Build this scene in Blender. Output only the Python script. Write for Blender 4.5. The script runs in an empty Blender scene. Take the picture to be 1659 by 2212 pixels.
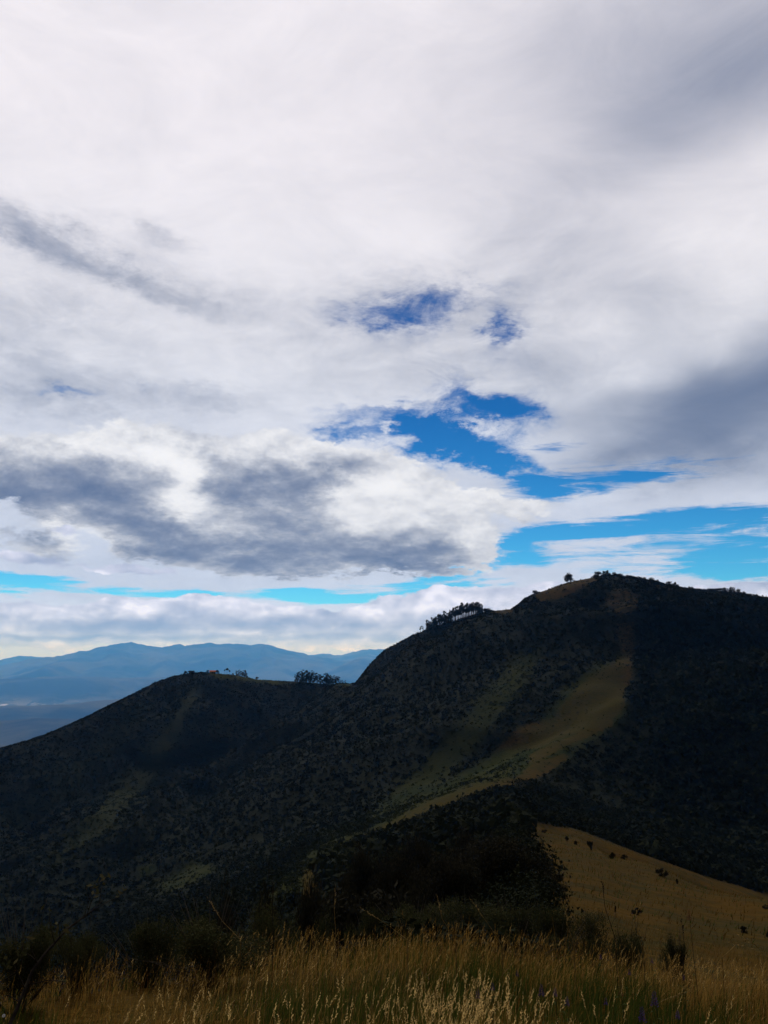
import bpy, math, random
import numpy as np
from mathutils import Vector, Matrix

# ------------------------------------------------------------------ camera
SC = bpy.context.scene
COL = SC.collection
PITCH = math.radians(9.53)
FPX, CX, CY = 1840.5, 829.5, 1106.0       # focal length and centre in the measuring units used below

cam_d = bpy.data.cameras.new('camera')
cam_d.sensor_fit = 'VERTICAL'
cam_d.sensor_height = 36.0
cam_d.lens = 18.0 * FPX / 1106.0
cam_d.clip_start = 0.05
cam_d.clip_end = 300000.0
cam = bpy.data.objects.new('camera', cam_d)
COL.objects.link(cam)
cam.location = (0, 0, 0)
cam.rotation_euler = (math.radians(90) + PITCH, 0, 0)
SC.camera = cam
SC.render.resolution_x, SC.render.resolution_y = 768, 1024


def azel(x, y):
    """direction of a measured point: azimuth and elevation in radians"""
    a = (x - CX) / FPX
    b = -(y - CY) / FPX
    X, Y, Z = a, math.cos(PITCH) - math.sin(PITCH) * b, math.sin(PITCH) + math.cos(PITCH) * b
    return math.atan2(X, Y), math.atan2(Z, math.hypot(X, Y))


def RR(r):
    """distances among the near hills were first estimated too long; this draws them in"""
    return 260 + (r - 260) * 0.66 if 260 < r < 2500 else r


def P(x, y, r):
    """world point in that direction at horizontal distance r"""
    r = RR(r)
    az, el = azel(x, y)
    return (r * math.sin(az), r * math.cos(az), r * math.tan(el))


# ------------------------------------------------------------------ colour management, render
SC.view_settings.view_transform = 'Standard'
SC.view_settings.look = 'None'
SC.view_settings.exposure = 0.0
SC.view_settings.gamma = 1.0
SC.view_settings.use_curve_mapping = False
SC.render.engine = 'CYCLES'
SC.cycles.use_denoising = True
SC.cycles.max_bounces = 5
SC.cycles.diffuse_bounces = 3
SC.cycles.volume_bounces = 2
SC.cycles.transparent_max_bounces = 4


def lin(r, g, b):
    f = lambda c: c / 255 / 12.92 if c / 255 <= 0.04045 else ((c / 255 + 0.055) / 1.055) ** 2.4
    return (f(r), f(g), f(b), 1.0)


# ------------------------------------------------------------------ sky
SUN_EL, SUN_AZ = math.radians(40), math.radians(-14)      # high, in front and a little to the left
sun_dir = Vector((math.sin(SUN_AZ) * math.cos(SUN_EL), math.cos(SUN_AZ) * math.cos(SUN_EL), math.sin(SUN_EL)))
world = bpy.data.worlds.new('World')
SC.world = world
world.use_nodes = True
WT = world.node_tree
WT.nodes.clear()


class E:
    """a node socket with arithmetic"""
    def __init__(s, sock): s.s = sock
    def __add__(s, o): return M('ADD', s, o)
    __radd__ = __add__
    def __sub__(s, o): return M('SUBTRACT', s, o)
    def __rsub__(s, o): return M('SUBTRACT', o, s)
    def __mul__(s, o): return M('MULTIPLY', s, o)
    __rmul__ = __mul__
    def __truediv__(s, o): return M('DIVIDE', s, o)


def put(sock, v):
    if isinstance(v, E): sock.id_data.links.new(v.s, sock)
    else: sock.default_value = v


def M(op, a, b=None, c=None, T=None):
    T = T or next(v.s.id_data for v in (a, b, c) if isinstance(v, E))
    n = T.nodes.new('ShaderNodeMath'); n.operation = op
    put(n.inputs[0], a)
    if b is not None: put(n.inputs[1], b)
    if c is not None: put(n.inputs[2], c)
    return E(n.outputs[0])


def VM(op, a, b=None, T=None, out=0, scale=None):
    T = T or next(v.s.id_data for v in (a, b) if isinstance(v, E))
    n = T.nodes.new('ShaderNodeVectorMath'); n.operation = op
    put(n.inputs[0], a)
    if b is not None: put(n.inputs[1], b)
    if scale is not None: put(n.inputs['Scale'], scale)
    return E(n.outputs['Value' if op in ('DOT_PRODUCT', 'LENGTH') else 'Vector'])


def comb(x, y, z, T):
    n = T.nodes.new('ShaderNodeCombineXYZ')
    for i, v in enumerate((x, y, z)): put(n.inputs[i], v)
    return E(n.outputs[0])


def noise(vec, scale, detail=6, rough=0.55, dist=0.0, color=False):
    n = vec.s.id_data.nodes.new('ShaderNodeTexNoise')
    put(n.inputs['Vector'], vec)
    n.inputs['Scale'].default_value = scale
    n.inputs['Detail'].default_value = detail
    n.inputs['Roughness'].default_value = rough
    n.inputs['Distortion'].default_value = dist
    return E(n.outputs['Color' if color else 0])


def smooth(lo, hi, v, a=0.0, b=1.0):
    n = v.s.id_data.nodes.new('ShaderNodeMapRange'); n.interpolation_type = 'SMOOTHSTEP'
    put(n.inputs['Value'], v)
    for k, q in (('From Min', lo), ('From Max', hi), ('To Min', a), ('To Max', b)): n.inputs[k].default_value = q
    return E(n.outputs[0])


def mixc(f, a, b):
    T = next(v.s.id_data for v in (f, a, b) if isinstance(v, E))
    n = T.nodes.new('ShaderNodeMix'); n.data_type = 'RGBA'
    put(n.inputs[0], f); put(n.inputs[6], a); put(n.inputs[7], b)
    return E(n.outputs[2])


def clamp01(v):
    m = M('MAXIMUM', v, 0.0)
    return M('MINIMUM', m, 1.0)


def quad(vec):
    """the terms of a quadratic in azimuth and elevation"""
    T = vec.s.id_data
    n = T.nodes.new('ShaderNodeSeparateXYZ'); put(n.inputs[0], vec)
    a, e = E(n.outputs[0]), E(n.outputs[1])
    return comb(a, e, a * e, T), comb(a * a, e * e, 1.0, T)


def blobs(fs, lst, grow=1.0):
    """sum of soft elliptical masses placed by azimuth and elevation (degrees)"""
    tot = None
    for (x, y, sx, sy, rot, w) in lst:
        az, el = azel(x, y)
        a1, e1 = azel(x + sx, y)
        a2, e2 = azel(x, y + sy)
        A, B = math.degrees(az), math.degrees(el)
        p = 1 / (grow * abs(math.degrees(a1 - az))) ** 2
        q = 1 / (grow * abs(math.degrees(e2 - el))) ** 2
        c, s = math.cos(math.radians(rot)), math.sin(math.radians(rot))
        aa, ee, ae = p * c * c + q * s * s, p * s * s + q * c * c, 2 * c * s * (p - q)
        k1 = (-2 * aa * A - ae * B, -2 * ee * B - ae * A, ae)
        k2 = (aa, ee, aa * A * A + ee * B * B + ae * A * B)
        d = VM('DOT_PRODUCT', fs[0], k1) + VM('DOT_PRODUCT', fs[1], k2)
        g = M('POWER', 0.3679, d)
        tot = g * w if tot is None else M('MULTIPLY_ADD', g, w, tot)
    return tot


def build_sky():
    T = WT
    tc = T.nodes.new('ShaderNodeTexCoord')
    D = E(tc.outputs['Generated'])
    sp = T.nodes.new('ShaderNodeSeparateXYZ'); put(sp.inputs[0], D)
    x, y, z = (E(o) for o in sp.outputs)
    R2D = 57.29578
    az = M('ARCTAN2', x, y) * R2D
    el = M('ARCSINE', z) * R2D
    AE = comb(az, el, 0.0, T)
    zc = M('MAXIMUM', z, 0.0)
    # cloud-ceiling coordinates: features shrink and flatten towards the horizon
    k = M('DIVIDE', 1.0, zc + 0.10)
    PL = comb(x * k, y * k, 0.0, T)
    lz = M('LOGARITHM', zc + 0.07, 2.71828)
    CU = comb(x * 6.0, y * 6.0, lz * 3.0, T)           # heaped clouds, flatter near the horizon
    CB = comb(x * 20.0, y * 20.0, z * 34.0, T)         # small distant heaps
    V = comb(x * 3.0, y * 3.0, z * 6.5, T)             # the broad veil

    def warp(vec, src, scale, amp, detail, rough=0.55, sq=0.6):
        c = noise(src, scale, detail, rough, color=True)
        o = VM('MULTIPLY', VM('SUBTRACT', c, (0.5, 0.5, 0.5)), (amp, amp * sq, 0.0))
        return quad(VM('ADD', vec, o))
    AEs = warp(AE, V, 1.1, 9.0, 3, 0.5, 0.8)           # soft
    AEm = warp(AE, V, 3.4, 8.5, 8, 0.70, 0.65)         # ragged
    AEc = warp(AE, CU, 1.5, 6.5, 8, 0.68, 0.75)         # heaped
    AEh = warp(AE, CU, 1.0, 7.0, 7, 0.62, 0.25)          # streaks near the horizon
    AEb = warp(AE, CB, 0.7, 3.4, 5, 0.60, 0.55)          # distant heaps

    # ---- openings in the veil
    def cn(v, amt): return (v - 0.5) * amt
    fine = cn(noise(V, 4.5, 7, 0.66, 0.6), 3.0)
    mid = cn(noise(V, 2.0, 7, 0.66, 0.6), 2.8)
    streak2 = cn(noise(comb(x * 8.0, y * 8.0, z * 80.0, T), 1.0, 7, 0.70, 0.6), 2.8)
    lump = cn(noise(CU, 1.3, 8, 0.64), 2.8)
    lump2 = cn(noise(VM('ADD', CU, (0.0, 0.0, 0.14)), 1.3, 7, 0.6), 2.6)   # the same clouds a step towards the light
    relief = lump2 - lump
    puff = cn(noise(CB, 0.75, 6, 0.58), 2.8)
    puff2 = cn(noise(VM('ADD', CB, (-0.10, 0.0, 0.42)), 0.75, 3, 0.58), 2.8)
    billow = 1.0 - M('ABSOLUTE', cn(noise(CU, 3.2, 6, 0.55), 4.0))
    gaps = blobs(AEm, [
        (900, 655, 220, 62, 0, .34), (1040, 912, 75, 12, 0, -.55), (930, 898, 50, 12, 20, -.4), (828, 928, 15, 10, 0, -.7), (1000, 690, 30, 40, 0, -.35),
        (985, 905, 130, 42, 0, 1.0), (1010, 960, 95, 45, -12, 1.1), (1075, 1005, 90, 30, -22, 1.0),
        (1010, 855, 75, 30, -20, .8),
        (860, 925, 100, 26, -6, .8), (740, 938, 75, 20, -8, .8), (800, 885, 90, 12, 0, .35), (1120, 890, 50, 30, 0, .3),
        (1085, 703, 46, 26, 0, .85), (850, 685, 110, 28, -6, .52), (975, 635, 100, 32, 12, .44), (930, 690, 60, 25, 0, .12),
        (150, 853, 55, 17, 0, .58), (330, 832, 90, 12, 0, .3), (5, 886, 25, 8, 0, .5),
        (940, 780, 280, 60, 0, .16), (1080, 780, 60, 60, 0, .2)], 1.15)
    gaps2 = blobs(AEh, [
        (1150, 1040, 80, 20, -8, .9), (1330, 1048, 190, 20, 4, .72), (1190, 965, 90, 14, 3, .5), (1450, 1010, 200, 22, 4, .38), (1250, 1010, 120, 22, 0, .25),
        (1230, 1145, 130, 20, 3, .66), (1390, 1130, 150, 19, 2, .72), (1610, 1118, 150, 22, 4, .9),
        (1100, 1182, 60, 20, 0, .7), (1400, 1178, 300, 38, 3, .62), (1650, 1165, 120, 20, 5, .35),
        (1600, 1205, 150, 20, 3, .8), (1500, 1238, 190, 12, 0, .7), (1660, 1234, 140, 18, 0, .9),
        (1120, 1212, 90, 12, 0, .7), (1000, 1235, 80, 11, 5, .8), (880, 1256, 100, 9, 3, .75),
        (85, 1252, 110, 12, 0, 1.1), (-60, 1252, 90, 14, 0, 1.0), (30, 1279, 70, 7, 0, .7), (290, 1276, 120, 8, 0, .7), (440, 1281, 60, 11, 0, .95),
        (640, 1282, 80, 13, 2, 1.0), (740, 1292, 60, 9, 0, .95), (850, 1280, 130, 12, 4, .95), (1050, 1268, 70, 9, 5, .7)], 1.15)
    # beyond the mapped part of the sky the same kind of broken veil goes on by itself
    wild = smooth(26, 42, M('ABSOLUTE', az))
    wildg = smooth(0.25, 0.7, mid) * wild
    wildg = wildg * smooth(2, 12, el) * smooth(60, 40, el)
    near_gap = clamp01(gaps * 1.6)
    g1 = gaps + (mid * 0.62 + fine * 0.52) * near_gap + wildg
    g2 = gaps2 + (streak2 * 0.95 + fine * 0.2) * clamp01(gaps2 * 2.2) + wildg * 0.3
    T1 = smooth(0.14, 1.20, g1)
    T2 = smooth(0.26, 0.88, g2)
    clear = M('MAXIMUM', T1, T2)

    # ---- shading of the veil: thick grey parts
    grey = blobs(AEs, [
        (1560, 40, 480, 200, 0, .50), (1640, 200, 360, 120, 12, .36), (1400, 300, 300, 80, 25, .14),
        (1720, 830, 260, 84, 22, 1.1), (1500, 905, 240, 54, 16, .85), (1290, 895, 130, 30, 5, .30),
        (1650, 1000, 200, 40, 10, .2),
        (1300, 600, 180, 90, -30, .14), (1180, 800, 110, 60, 0, .15)], 1.25)
    grey2 = blobs(AEm, [
        (60, 480, 90, 24, -8, .38), (200, 565, 170, 28, -14, .50), (330, 520, 60, 20, -10, .25), (420, 640, 200, 40, -14, .2),
        (90, 680, 160, 50, -6, .30), (40, 760, 80, 22, -10, .26), (130, 850, 130, 34, 0, .36), (430, 850, 130, 22, 0, .25),
        (860, 660, 150, 50, 0, .35), (1000, 800, 200, 50, 0, .25), (1080, 650, 80, 60, 0, .2), (1200, 560, 200, 80, -30, .10),
        (1480, 1000, 220, 30, 8, .30)], 1.3)
    g = grey * (1.0 + mid * 0.25) + grey2 * (1.0 + fine * 0.7 + mid * 0.4)
    g = g + mid * 0.10 + fine * smooth(30, 16, el, 0.02, 0.10) + 0.06
    g = 1.0 - M('POWER', 0.22, M('MAXIMUM', g - 0.03, 0.0))
    veil_white = mixc(smooth(2, 24, el), lin(196, 207, 230), mixc(smooth(14, 36, el), lin(230, 231, 238), lin(243, 238, 243)))
    veil = mixc(clamp01(g), veil_white, lin(92, 110, 142))

    # ---- heaped clouds in front of the veil
    mass = blobs(AEc, [
        (90, 1010, 200, 75, 0, 1.1), (360, 1000, 220, 85, 0, 1.0), (600, 1020, 170, 85, 0, 1.1), (700, 1000, 90, 40, 0, .5),
        (300, 1110, 200, 70, -12, .9), (430, 1170, 200, 60, -8, 1.1), (640, 1150, 160, 60, 0, 1.0), (850, 1130, 190, 80, -8, 1.1),
        (860, 1200, 180, 32, 0, .8), (1010, 1180, 62, 40, 0, .8), (880, 1040, 150, 45, -18, .8), (1080, 1085, 130, 26, -6, .85),
        (60, 1180, 110, 40, 0, .6)])
    band = blobs(AEb, [
        (60, 1328, 200, 34, 0, .62), (300, 1330, 200, 28, 0, .5), (450, 1325, 150, 34, 0, .75), (700, 1338, 200, 28, 0, .7), (980, 1325, 150, 42, 0, 1.0),
        (955, 1290, 46, 26, 0, .7), (820, 1304, 60, 18, 0, .5), (440, 1298, 50, 16, 0, .5), (250, 1300, 60, 10, 0, .3), (1150, 1305, 130, 34, 0, 1.0),
        (400, 1387, 700, 26, 0, .9), (1000, 1380, 400, 30, 0, 1.1), (1500, 1282, 400, 20, 0, 1.1), (1900, 1300, 400, 60, 0, 1.0),
        (-300, 1330, 300, 40, 0, .9), (60, 1205, 190, 26, -4, .58), (330, 1240, 160, 16, 0, .5), (140, 1150, 80, 18, 0, .45)])
    am = smooth(0.36, 0.62, mass + (lump * 0.30 + fine * 0.16) * clamp01(mass * 2.0))
    ab = smooth(0.40, 0.54, band + (puff * 0.44 + streak2 * 0.06) * clamp01(band * 2.0))
    wb = smooth(9, 3, el) * wild
    ab = M('MAXIMUM', ab, wb * smooth(-0.2, 0.2, lump))
    dark = blobs(AEc, [
        (60, 1060, 190, 62, -6, .75), (-60, 1100, 120, 60, 0, .6), (250, 1100, 100, 52, -28, .60), (200, 1000, 120, 30, -10, .35),
        (590, 1040, 120, 52, 8, .62), (700, 1020, 66, 36, 0, .5), (500, 1050, 60, 50, -25, .35), (620, 1110, 95, 52, 0, .6),
        (440, 1195, 170, 38, -8, .62), (600, 1190, 130, 42, 0, .6), (850, 1205, 130, 30, 0, .90), (800, 1160, 130, 36, 0, .30),
        (470, 975, 40, 34, -20, .3), (100, 1180, 70, 20, -10, .40), (950, 1190, 60, 24, 0, .3), (340, 1150, 70, 36, 0, .4),
        (300, 1080, 300, 90, 0, .10)], 1.05)
    bright = blobs(AEc, [
        (400, 1070, 44, 42, 0, .55), (380, 1000, 60, 30, 0, .4), (760, 1090, 50, 30, -30, .4), (330, 960, 250, 22, 0, .2), (160, 1165, 60, 14, -14, .6), (1010, 1150, 40, 28, 0, .3), (840, 1060, 70, 30, -20, .25)])
    dm = M('SMOOTH_MAX', dark * (1.0 + lump * (-0.5) + fine * 0.30) - bright + relief * 0.75 + (0.5 - billow) * 0.22 * clamp01(dark + 0.35) + fine * 0.10 + 0.06, 0.0, 0.6)
    dm = 1.0 - M('POWER', 0.13, dm)
    cw = mixc(smooth(0, 16, el), lin(222, 226, 236), lin(249, 249, 252))
    mass_c = mixc(clamp01(dm), cw, lin(84, 103, 138))
    bdark = blobs(AEb, [
        (120, 1350, 250, 14, 0, .5), (600, 1350, 260, 13, 0, .5), (330, 1340, 90, 20, 0, .2), (60, 1380, 200, 6, 0, .4), (450, 1380, 400, 6, 0, .4),
        (900, 1350, 160, 12, 0, .35), (720, 1328, 60, 12, 0, .3), (820, 1374, 200, 7, 0, .2), (80, 1215, 190, 14, 0, .3)], 1.2)
    bd = bdark + (puff2 - puff) * 0.85 + streak2 * 0.22 + lump * 0.15 + 0.34
    bd = 1.0 - M('POWER', 0.30, M('MAXIMUM', bd, 0.0))
    band_c = mixc(clamp01(bd), lin(230, 232, 252), lin(96, 124, 166))

    cloud = mixc(am, veil, mass_c)
    cloud = mixc(ab, cloud, band_c)
    opac = 1.0 - clear
    opac = M('MAXIMUM', opac, am)
    opac = M('MAXIMUM', opac, ab)
    opac = M('MAXIMUM', opac, smooth(1.6, 0.2, el))
    opac = clamp01(opac) * 0.985

    # ---- clouds dim away from the front; unseen sky behind viewer darkened to darken hills
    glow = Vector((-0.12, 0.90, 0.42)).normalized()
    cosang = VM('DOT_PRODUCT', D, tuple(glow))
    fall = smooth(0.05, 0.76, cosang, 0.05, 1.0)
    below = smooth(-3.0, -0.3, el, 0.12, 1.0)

    sky = T.nodes.new('ShaderNodeTexSky'); sky.sky_type = 'NISHITA'; sky.sun_disc = False
    sky.sun_elevation = SUN_EL; sky.sun_rotation = SUN_AZ; sky.altitude = 3000.0
    sky.air_density = 1.0; sky.dust_density = 0.2; sky.ozone_density = 3.0
    hs = T.nodes.new('ShaderNodeHueSaturation'); hs.inputs['Saturation'].default_value = SKY_SAT
    T.links.new(sky.outputs[0], hs.inputs['Color'])
    skc = mixc(1.0, E(hs.outputs[0]), E(hs.outputs[0]))
    skc.s.node.blend_type = 'MULTIPLY'
    put(skc.s.node.inputs[7], mixc(smooth(2, 22, el), SKY_LOW, SKY_HIGH))
    b1 = T.nodes.new('ShaderNodeBackground'); put(b1.inputs[0], skc); b1.inputs[1].default_value = 0.1
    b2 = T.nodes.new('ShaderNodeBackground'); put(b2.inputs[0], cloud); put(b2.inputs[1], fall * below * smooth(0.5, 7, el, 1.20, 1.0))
    mx = T.nodes.new('ShaderNodeMixShader'); put(mx.inputs[0], opac)
    T.links.new(b1.outputs[0], mx.inputs[1]); T.links.new(b2.outputs[0], mx.inputs[2])
    out = T.nodes.new('ShaderNodeOutputWorld'); T.links.new(mx.outputs[0], out.inputs[0])


SKY_SAT, SKY_LOW, SKY_HIGH = 1.3, (0.36, 0.88, 0.90, 1.0), (0.13, 0.43, 0.60, 1.0)
build_sky()
world.cycles.sampling_method = 'MANUAL'
world.cycles.sample_map_resolution = 512

sun_l = bpy.data.lights.new('sun', 'SUN')
sun_l.energy = 2.0
sun_l.angle = math.radians(10)
sun_l.color = (1.0, 0.93, 0.82)
sun_o = bpy.data.objects.new('sun', sun_l)
COL.objects.link(sun_o)
sun_o.rotation_euler = (-sun_dir).to_track_quat('-Z', 'Y').to_euler()

# ================================================================== helpers for geometry
rng = np.random.default_rng(7)


def mesh_from(verts, faces, name, attrs=None, smooth_shade=False, uvless=True):
    """verts (n,3) and faces (m,k) arrays -> mesh, quickly; attrs = {name: per-vertex float or (n,3) colour}"""
    verts = np.asarray(verts, np.float32); faces = np.asarray(faces, np.int32)
    me = bpy.data.meshes.new(name)
    me.vertices.add(len(verts)); me.vertices.foreach_set('co', verts.ravel())
    m, k = faces.shape
    me.loops.add(m * k); me.loops.foreach_set('vertex_index', faces.ravel())
    me.polygons.add(m); me.polygons.foreach_set('loop_start', np.arange(0, m * k, k, dtype=np.int32))
    me.polygons.foreach_set('loop_total', np.full(m, k, np.int32))
    if smooth_shade: me.polygons.foreach_set('use_smooth', np.ones(m, bool))
    me.update(calc_edges=True)
    for an, v in (attrs or {}).items():
        v = np.asarray(v, np.float32)
        at = me.attributes.new(an, 'FLOAT' if v.ndim == 1 else 'FLOAT_VECTOR', 'POINT')
        at.data.foreach_set('value' if v.ndim == 1 else 'vector', v.ravel())
    return me


def link(name, me, mat=None, parent=None, kind=None, label=None, cat=None, group=None, loc=None):
    o = bpy.data.objects.new(name, me); COL.objects.link(o)
    if mat is not None and me is not None and not me.materials: me.materials.append(mat)
    if parent is not None: o.parent = parent
    if loc is not None: o.location = loc
    for k, v in (('kind', kind), ('label', label), ('category', cat), ('group', group)):
        if v: o[k] = v
    return o


def h2(ix, iy, seed):
    h = (ix.astype(np.int64) * 374761393 + iy.astype(np.int64) * 668265263 + seed * 1442695041) & 0x7fffffff
    h = ((h ^ (h >> 13)) * 1274126177) & 0x7fffffff
    return ((h ^ (h >> 16)) & 0xffff) / 65535.0


def vn(x, y, seed=0):
    x0, y0 = np.floor(x), np.floor(y)
    fx, fy = x - x0, y - y0
    fx = fx * fx * fx * (fx * (fx * 6 - 15) + 10); fy = fy * fy * fy * (fy * (fy * 6 - 15) + 10)
    a, b = h2(x0, y0, seed), h2(x0 + 1, y0, seed)
    c, d = h2(x0, y0 + 1, seed), h2(x0 + 1, y0 + 1, seed)
    return (a + (b - a) * fx) * (1 - fy) + (c + (d - c) * fx) * fy - 0.5


def fbm(x, y, octs=4, seed=0, gain=0.5):
    t, a = 0, 1.0
    for i in range(octs):
        t = t + a * vn(x * 2 ** i + 17.3 * i, y * 2 ** i - 9.1 * i, seed + i); a *= gain
    return t


def ridged(x, y, octs=3, seed=0):
    t, a = 0, 1.0
    for i in range(octs):
        t = t + a * (1 - 4 * np.abs(vn(x * 2 ** i + 5.7 * i, y * 2 ** i, seed + i))); a *= 0.5
    return t


def sstep(a, b, x):
    t = np.clip((x - a) / (b - a), 0, 1)
    return t * t * (3 - 2 * t)


def inpoly(px, py, poly, soft=0.0):
    """signed-ish membership of measured points in a polygon: 1 inside, fading over soft units outside"""
    poly = np.asarray(poly, float)
    inside = np.zeros(px.shape, bool)
    d2 = np.full(px.shape, 1e12)
    n = len(poly)
    for i in range(n):
        x1, y1 = poly[i]; x2, y2 = poly[(i + 1) % n]
        if y1 != y2:
            c = ((y1 > py) != (y2 > py)) & (px < (x2 - x1) * (py - y1) / (y2 - y1) + x1)
            inside ^= c
        ex, ey = x2 - x1, y2 - y1
        t = np.clip(((px - x1) * ex + (py - y1) * ey) / (ex * ex + ey * ey + 1e-9), 0, 1)
        d2 = np.minimum(d2, (px - x1 - t * ex) ** 2 + (py - y1 - t * ey) ** 2)
    d = np.sqrt(d2)
    return np.where(inside, sstep(-soft, soft, d) if soft else 1.0, sstep(soft, -soft, d) if soft else 0.0)


def measure(x, y, z):
    """world points -> measuring units (the inverse of P)"""
    cp, sp_ = math.cos(PITCH), math.sin(PITCH)
    fw = y * cp + z * sp_
    up = -y * sp_ + z * cp
    fw = np.where(fw < 0.1, 0.1, fw)
    return CX + FPX * x / fw, CY - FPX * up / fw


# ================================================================== the near hills as ridges and spurs
def ridge(pts, slope, c=14.0, gul=0.0, lam=38.0, seed=0):
    sl = np.interp(np.linspace(0, 1, len(pts)), np.linspace(0, 1, len(slope)), slope) if isinstance(slope, (list, tuple)) else np.full(len(pts), slope)
    return dict(p=np.array([P(*q) for q in pts]), sl=sl, c=c * .75, gul=gul * .85, lam=lam * .8, seed=seed)


RIDGES = [
    # the left hill's crest
    ridge([(-1100, 1900, 700), (-700, 1800, 800), (-300, 1705, 880), (0, 1614, 950), (100, 1586, 980), (200, 1543, 1010), (300, 1493, 1050), (370, 1463, 1080),
           (400, 1454, 1100), (450, 1451, 1110), (500, 1455, 1120), (560, 1465, 1140), (640, 1471, 1170), (700, 1473, 1190), (768, 1476, 1215)], 0.50, 16, 9, 60, 1),
    # the dark shoulder with the row of eucalyptus
    ridge([(768, 1476, 1215), (778, 1463, 1170), (802, 1432, 1130), (832, 1402, 1100), (872, 1380, 1080), (912, 1361, 1060), (960, 1344, 1050), (1010, 1329, 1040),
           (1050, 1319, 1030), (1112, 1318, 1010), (1160, 1312, 990)], 0.75, 8, 14, 46, 2),
    # the summit dome
    ridge([(1112, 1322, 960), (1135, 1297, 930), (1162, 1279, 900), (1200, 1264, 880), (1240, 1252, 870), (1290, 1243, 860), (1320, 1240, 855), (1360, 1243, 850), (1400, 1251, 855),
           (1470, 1266, 865), (1560, 1276, 880), (1659, 1288, 900), (1900, 1325, 950), (2300, 1390, 1000), (2900, 1500, 1000)], [1.0, .9, .7, .5, .42, .42, .42, .42, .42, .42, .42, .42, .42], 26, 13, 55, 3),
    # the spine that comes down to the saddle
    ridge([(1320, 1243, 850), (1345, 1310, 765), (1362, 1365, 700), (1362, 1425, 645), (1335, 1495, 570), (1315, 1545, 520), (1230, 1598, 465), (1180, 1640, 425),
           (1105, 1690, 370), (985, 1732, 325), (905, 1776, 290), (830, 1850, 245), (760, 1930, 210)], 0.40, 10, 5, 40, 4),
    ridge([(1105, 1692, 370), (1108, 1745, 260), (1108, 1775, 185)], 0.35, 14, 0, 30, 5),
    # spurs of the right hill's left flank
    ridge([(1165, 1292, 905), (1120, 1390, 800), (1085, 1470, 730), (1000, 1570, 640), (880, 1700, 520), (770, 1810, 430), (640, 1960, 350)], [1.0, .8, .6, .55, .55, .55, .55], 10, 8, 34, 6),
    ridge([(1290, 1330, 760), (1210, 1420, 690), (1200, 1500, 640), (1110, 1600, 560), (1000, 1690, 470), (850, 1800, 390)], 0.45, 12, 6, 34, 7),
    ridge([(1060, 1330, 1020), (1045, 1440, 910), (990, 1540, 810), (900, 1640, 710), (760, 1780, 600), (620, 1900, 520)], 0.70, 9, 8, 34, 8),
    ridge([(900, 1372, 1060), (880, 1480, 930), (810, 1600, 810), (730, 1720, 700), (600, 1880, 590)], 0.75, 8, 8, 34, 9),
    ridge([(838, 1405, 1100), (790, 1500, 1000), (730, 1600, 900), (640, 1720, 790), (520, 1880, 680)], 0.70, 8, 8, 34, 10),
    # spurs of the left hill
    ridge([(640, 1473, 1170), (600, 1560, 1050), (510, 1700, 910), (400, 1850, 770)], 0.45, 10, 6, 34, 11),
    ridge([(500, 1457, 1120), (430, 1600, 985), (330, 1740, 860), (190, 1890, 760)], 0.50, 9, 6, 34, 12),
    ridge([(420, 1455, 1105), (330, 1590, 985), (200, 1730, 870), (60, 1850, 780)], 0.50, 9, 6, 34, 13),
    ridge([(300, 1495, 1050), (210, 1600, 960), (70, 1700, 880), (-100, 1800, 820)], 0.50, 9, 6, 34, 14),
    ridge([(120, 1580, 985), (20, 1680, 900), (-120, 1760, 850)], 0.50, 9, 6, 34, 15),
    # the forested right side
    ridge([(1560, 1280, 880), (1580, 1420, 740), (1560, 1560, 600), (1500, 1680, 470)], 0.30, 26, 8, 60, 16),
    ridge([(1900, 1330, 950), (2000, 1520, 760), (2000, 1700, 560), (1900, 1850, 380)], 0.32, 26, 8, 60, 17),
]

# the meadow the viewer stands on: columns of (distance, height) per direction (in measuring units)
FX = np.array([-3000, -600, 0, 300, 600, 829, 1000, 1110, 1250, 1400, 1550, 1680, 1900, 2400, 4500], float)
FR = np.array([0, 4, 8, 10, 14, 20, 30, 45, 65, 90, 120, 150, 185, 230, 300, 420, 700, 1200, 2600], float)


def fore_table():
    crest = {1110: (185, 1768), 1250: (155, 1809), 1400: (124, 1866), 1550: (104, 1914), 1680: (90, 1946), 1900: (76, 2010), 2400: (60, 2160)}
    edge_y = {0: 2040, 300: 2010, 600: 1975, 829: 1985, 1000: 1992, 1110: 1998, 1250: 2005, 1400: 2018, 1550: 2030, 1680: 2040, 1900: 2050, 2400: 2060, -600: 2060, -3000: 2060, 4500: 2060}
    tab = []
    for X in FX:
        xx = min(max(X, -600), 2400)
        z10 = P(xx, edge_y[int(X)], 9.5)[2] - 0.62
        row = []
        for r in FR:
            z_close = -1.65 + (z10 + 1.65) * (r / 9.5) ** 0.95
            if X in crest:
                rc, yc = crest[int(X)]
                zc = P(X, yc, rc)[2]
                if r <= 10: z = z_close
                elif r <= rc:
                    t = (r - 9.5) / (rc - 9.5)
                    z = z10 + (zc - z10) * (t ** 0.80)
                else:
                    z = zc - 0.30 * (r - rc) - 0.0022 * np.minimum(r - rc, 130) ** 2
            elif X < 700:
                d = max(r - 10, 0)
                z = z_close if r <= 10 else z10 - 0.60 * d - 0.0012 * min(d, 90) ** 2
            elif X > 2400:
                z = z_close if r <= 10 else z10 - 0.30 * (r - 10)
            else:                       # bush-covered saddle side
                zs = {829: -0.292, 1000: -0.288}[int(X)]
                z = z_close if r <= 10 else z10 + zs * (r - 9.5) * (1.0 if r < 240 else 1.0) - (0.0012 * max(r - 60, 0) ** 2 if r < 300 else 0.0012 * 240 ** 2 + .5 * (r - 300))
            row.append(z)
        tab.append(row)
    return np.array(tab)


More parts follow.
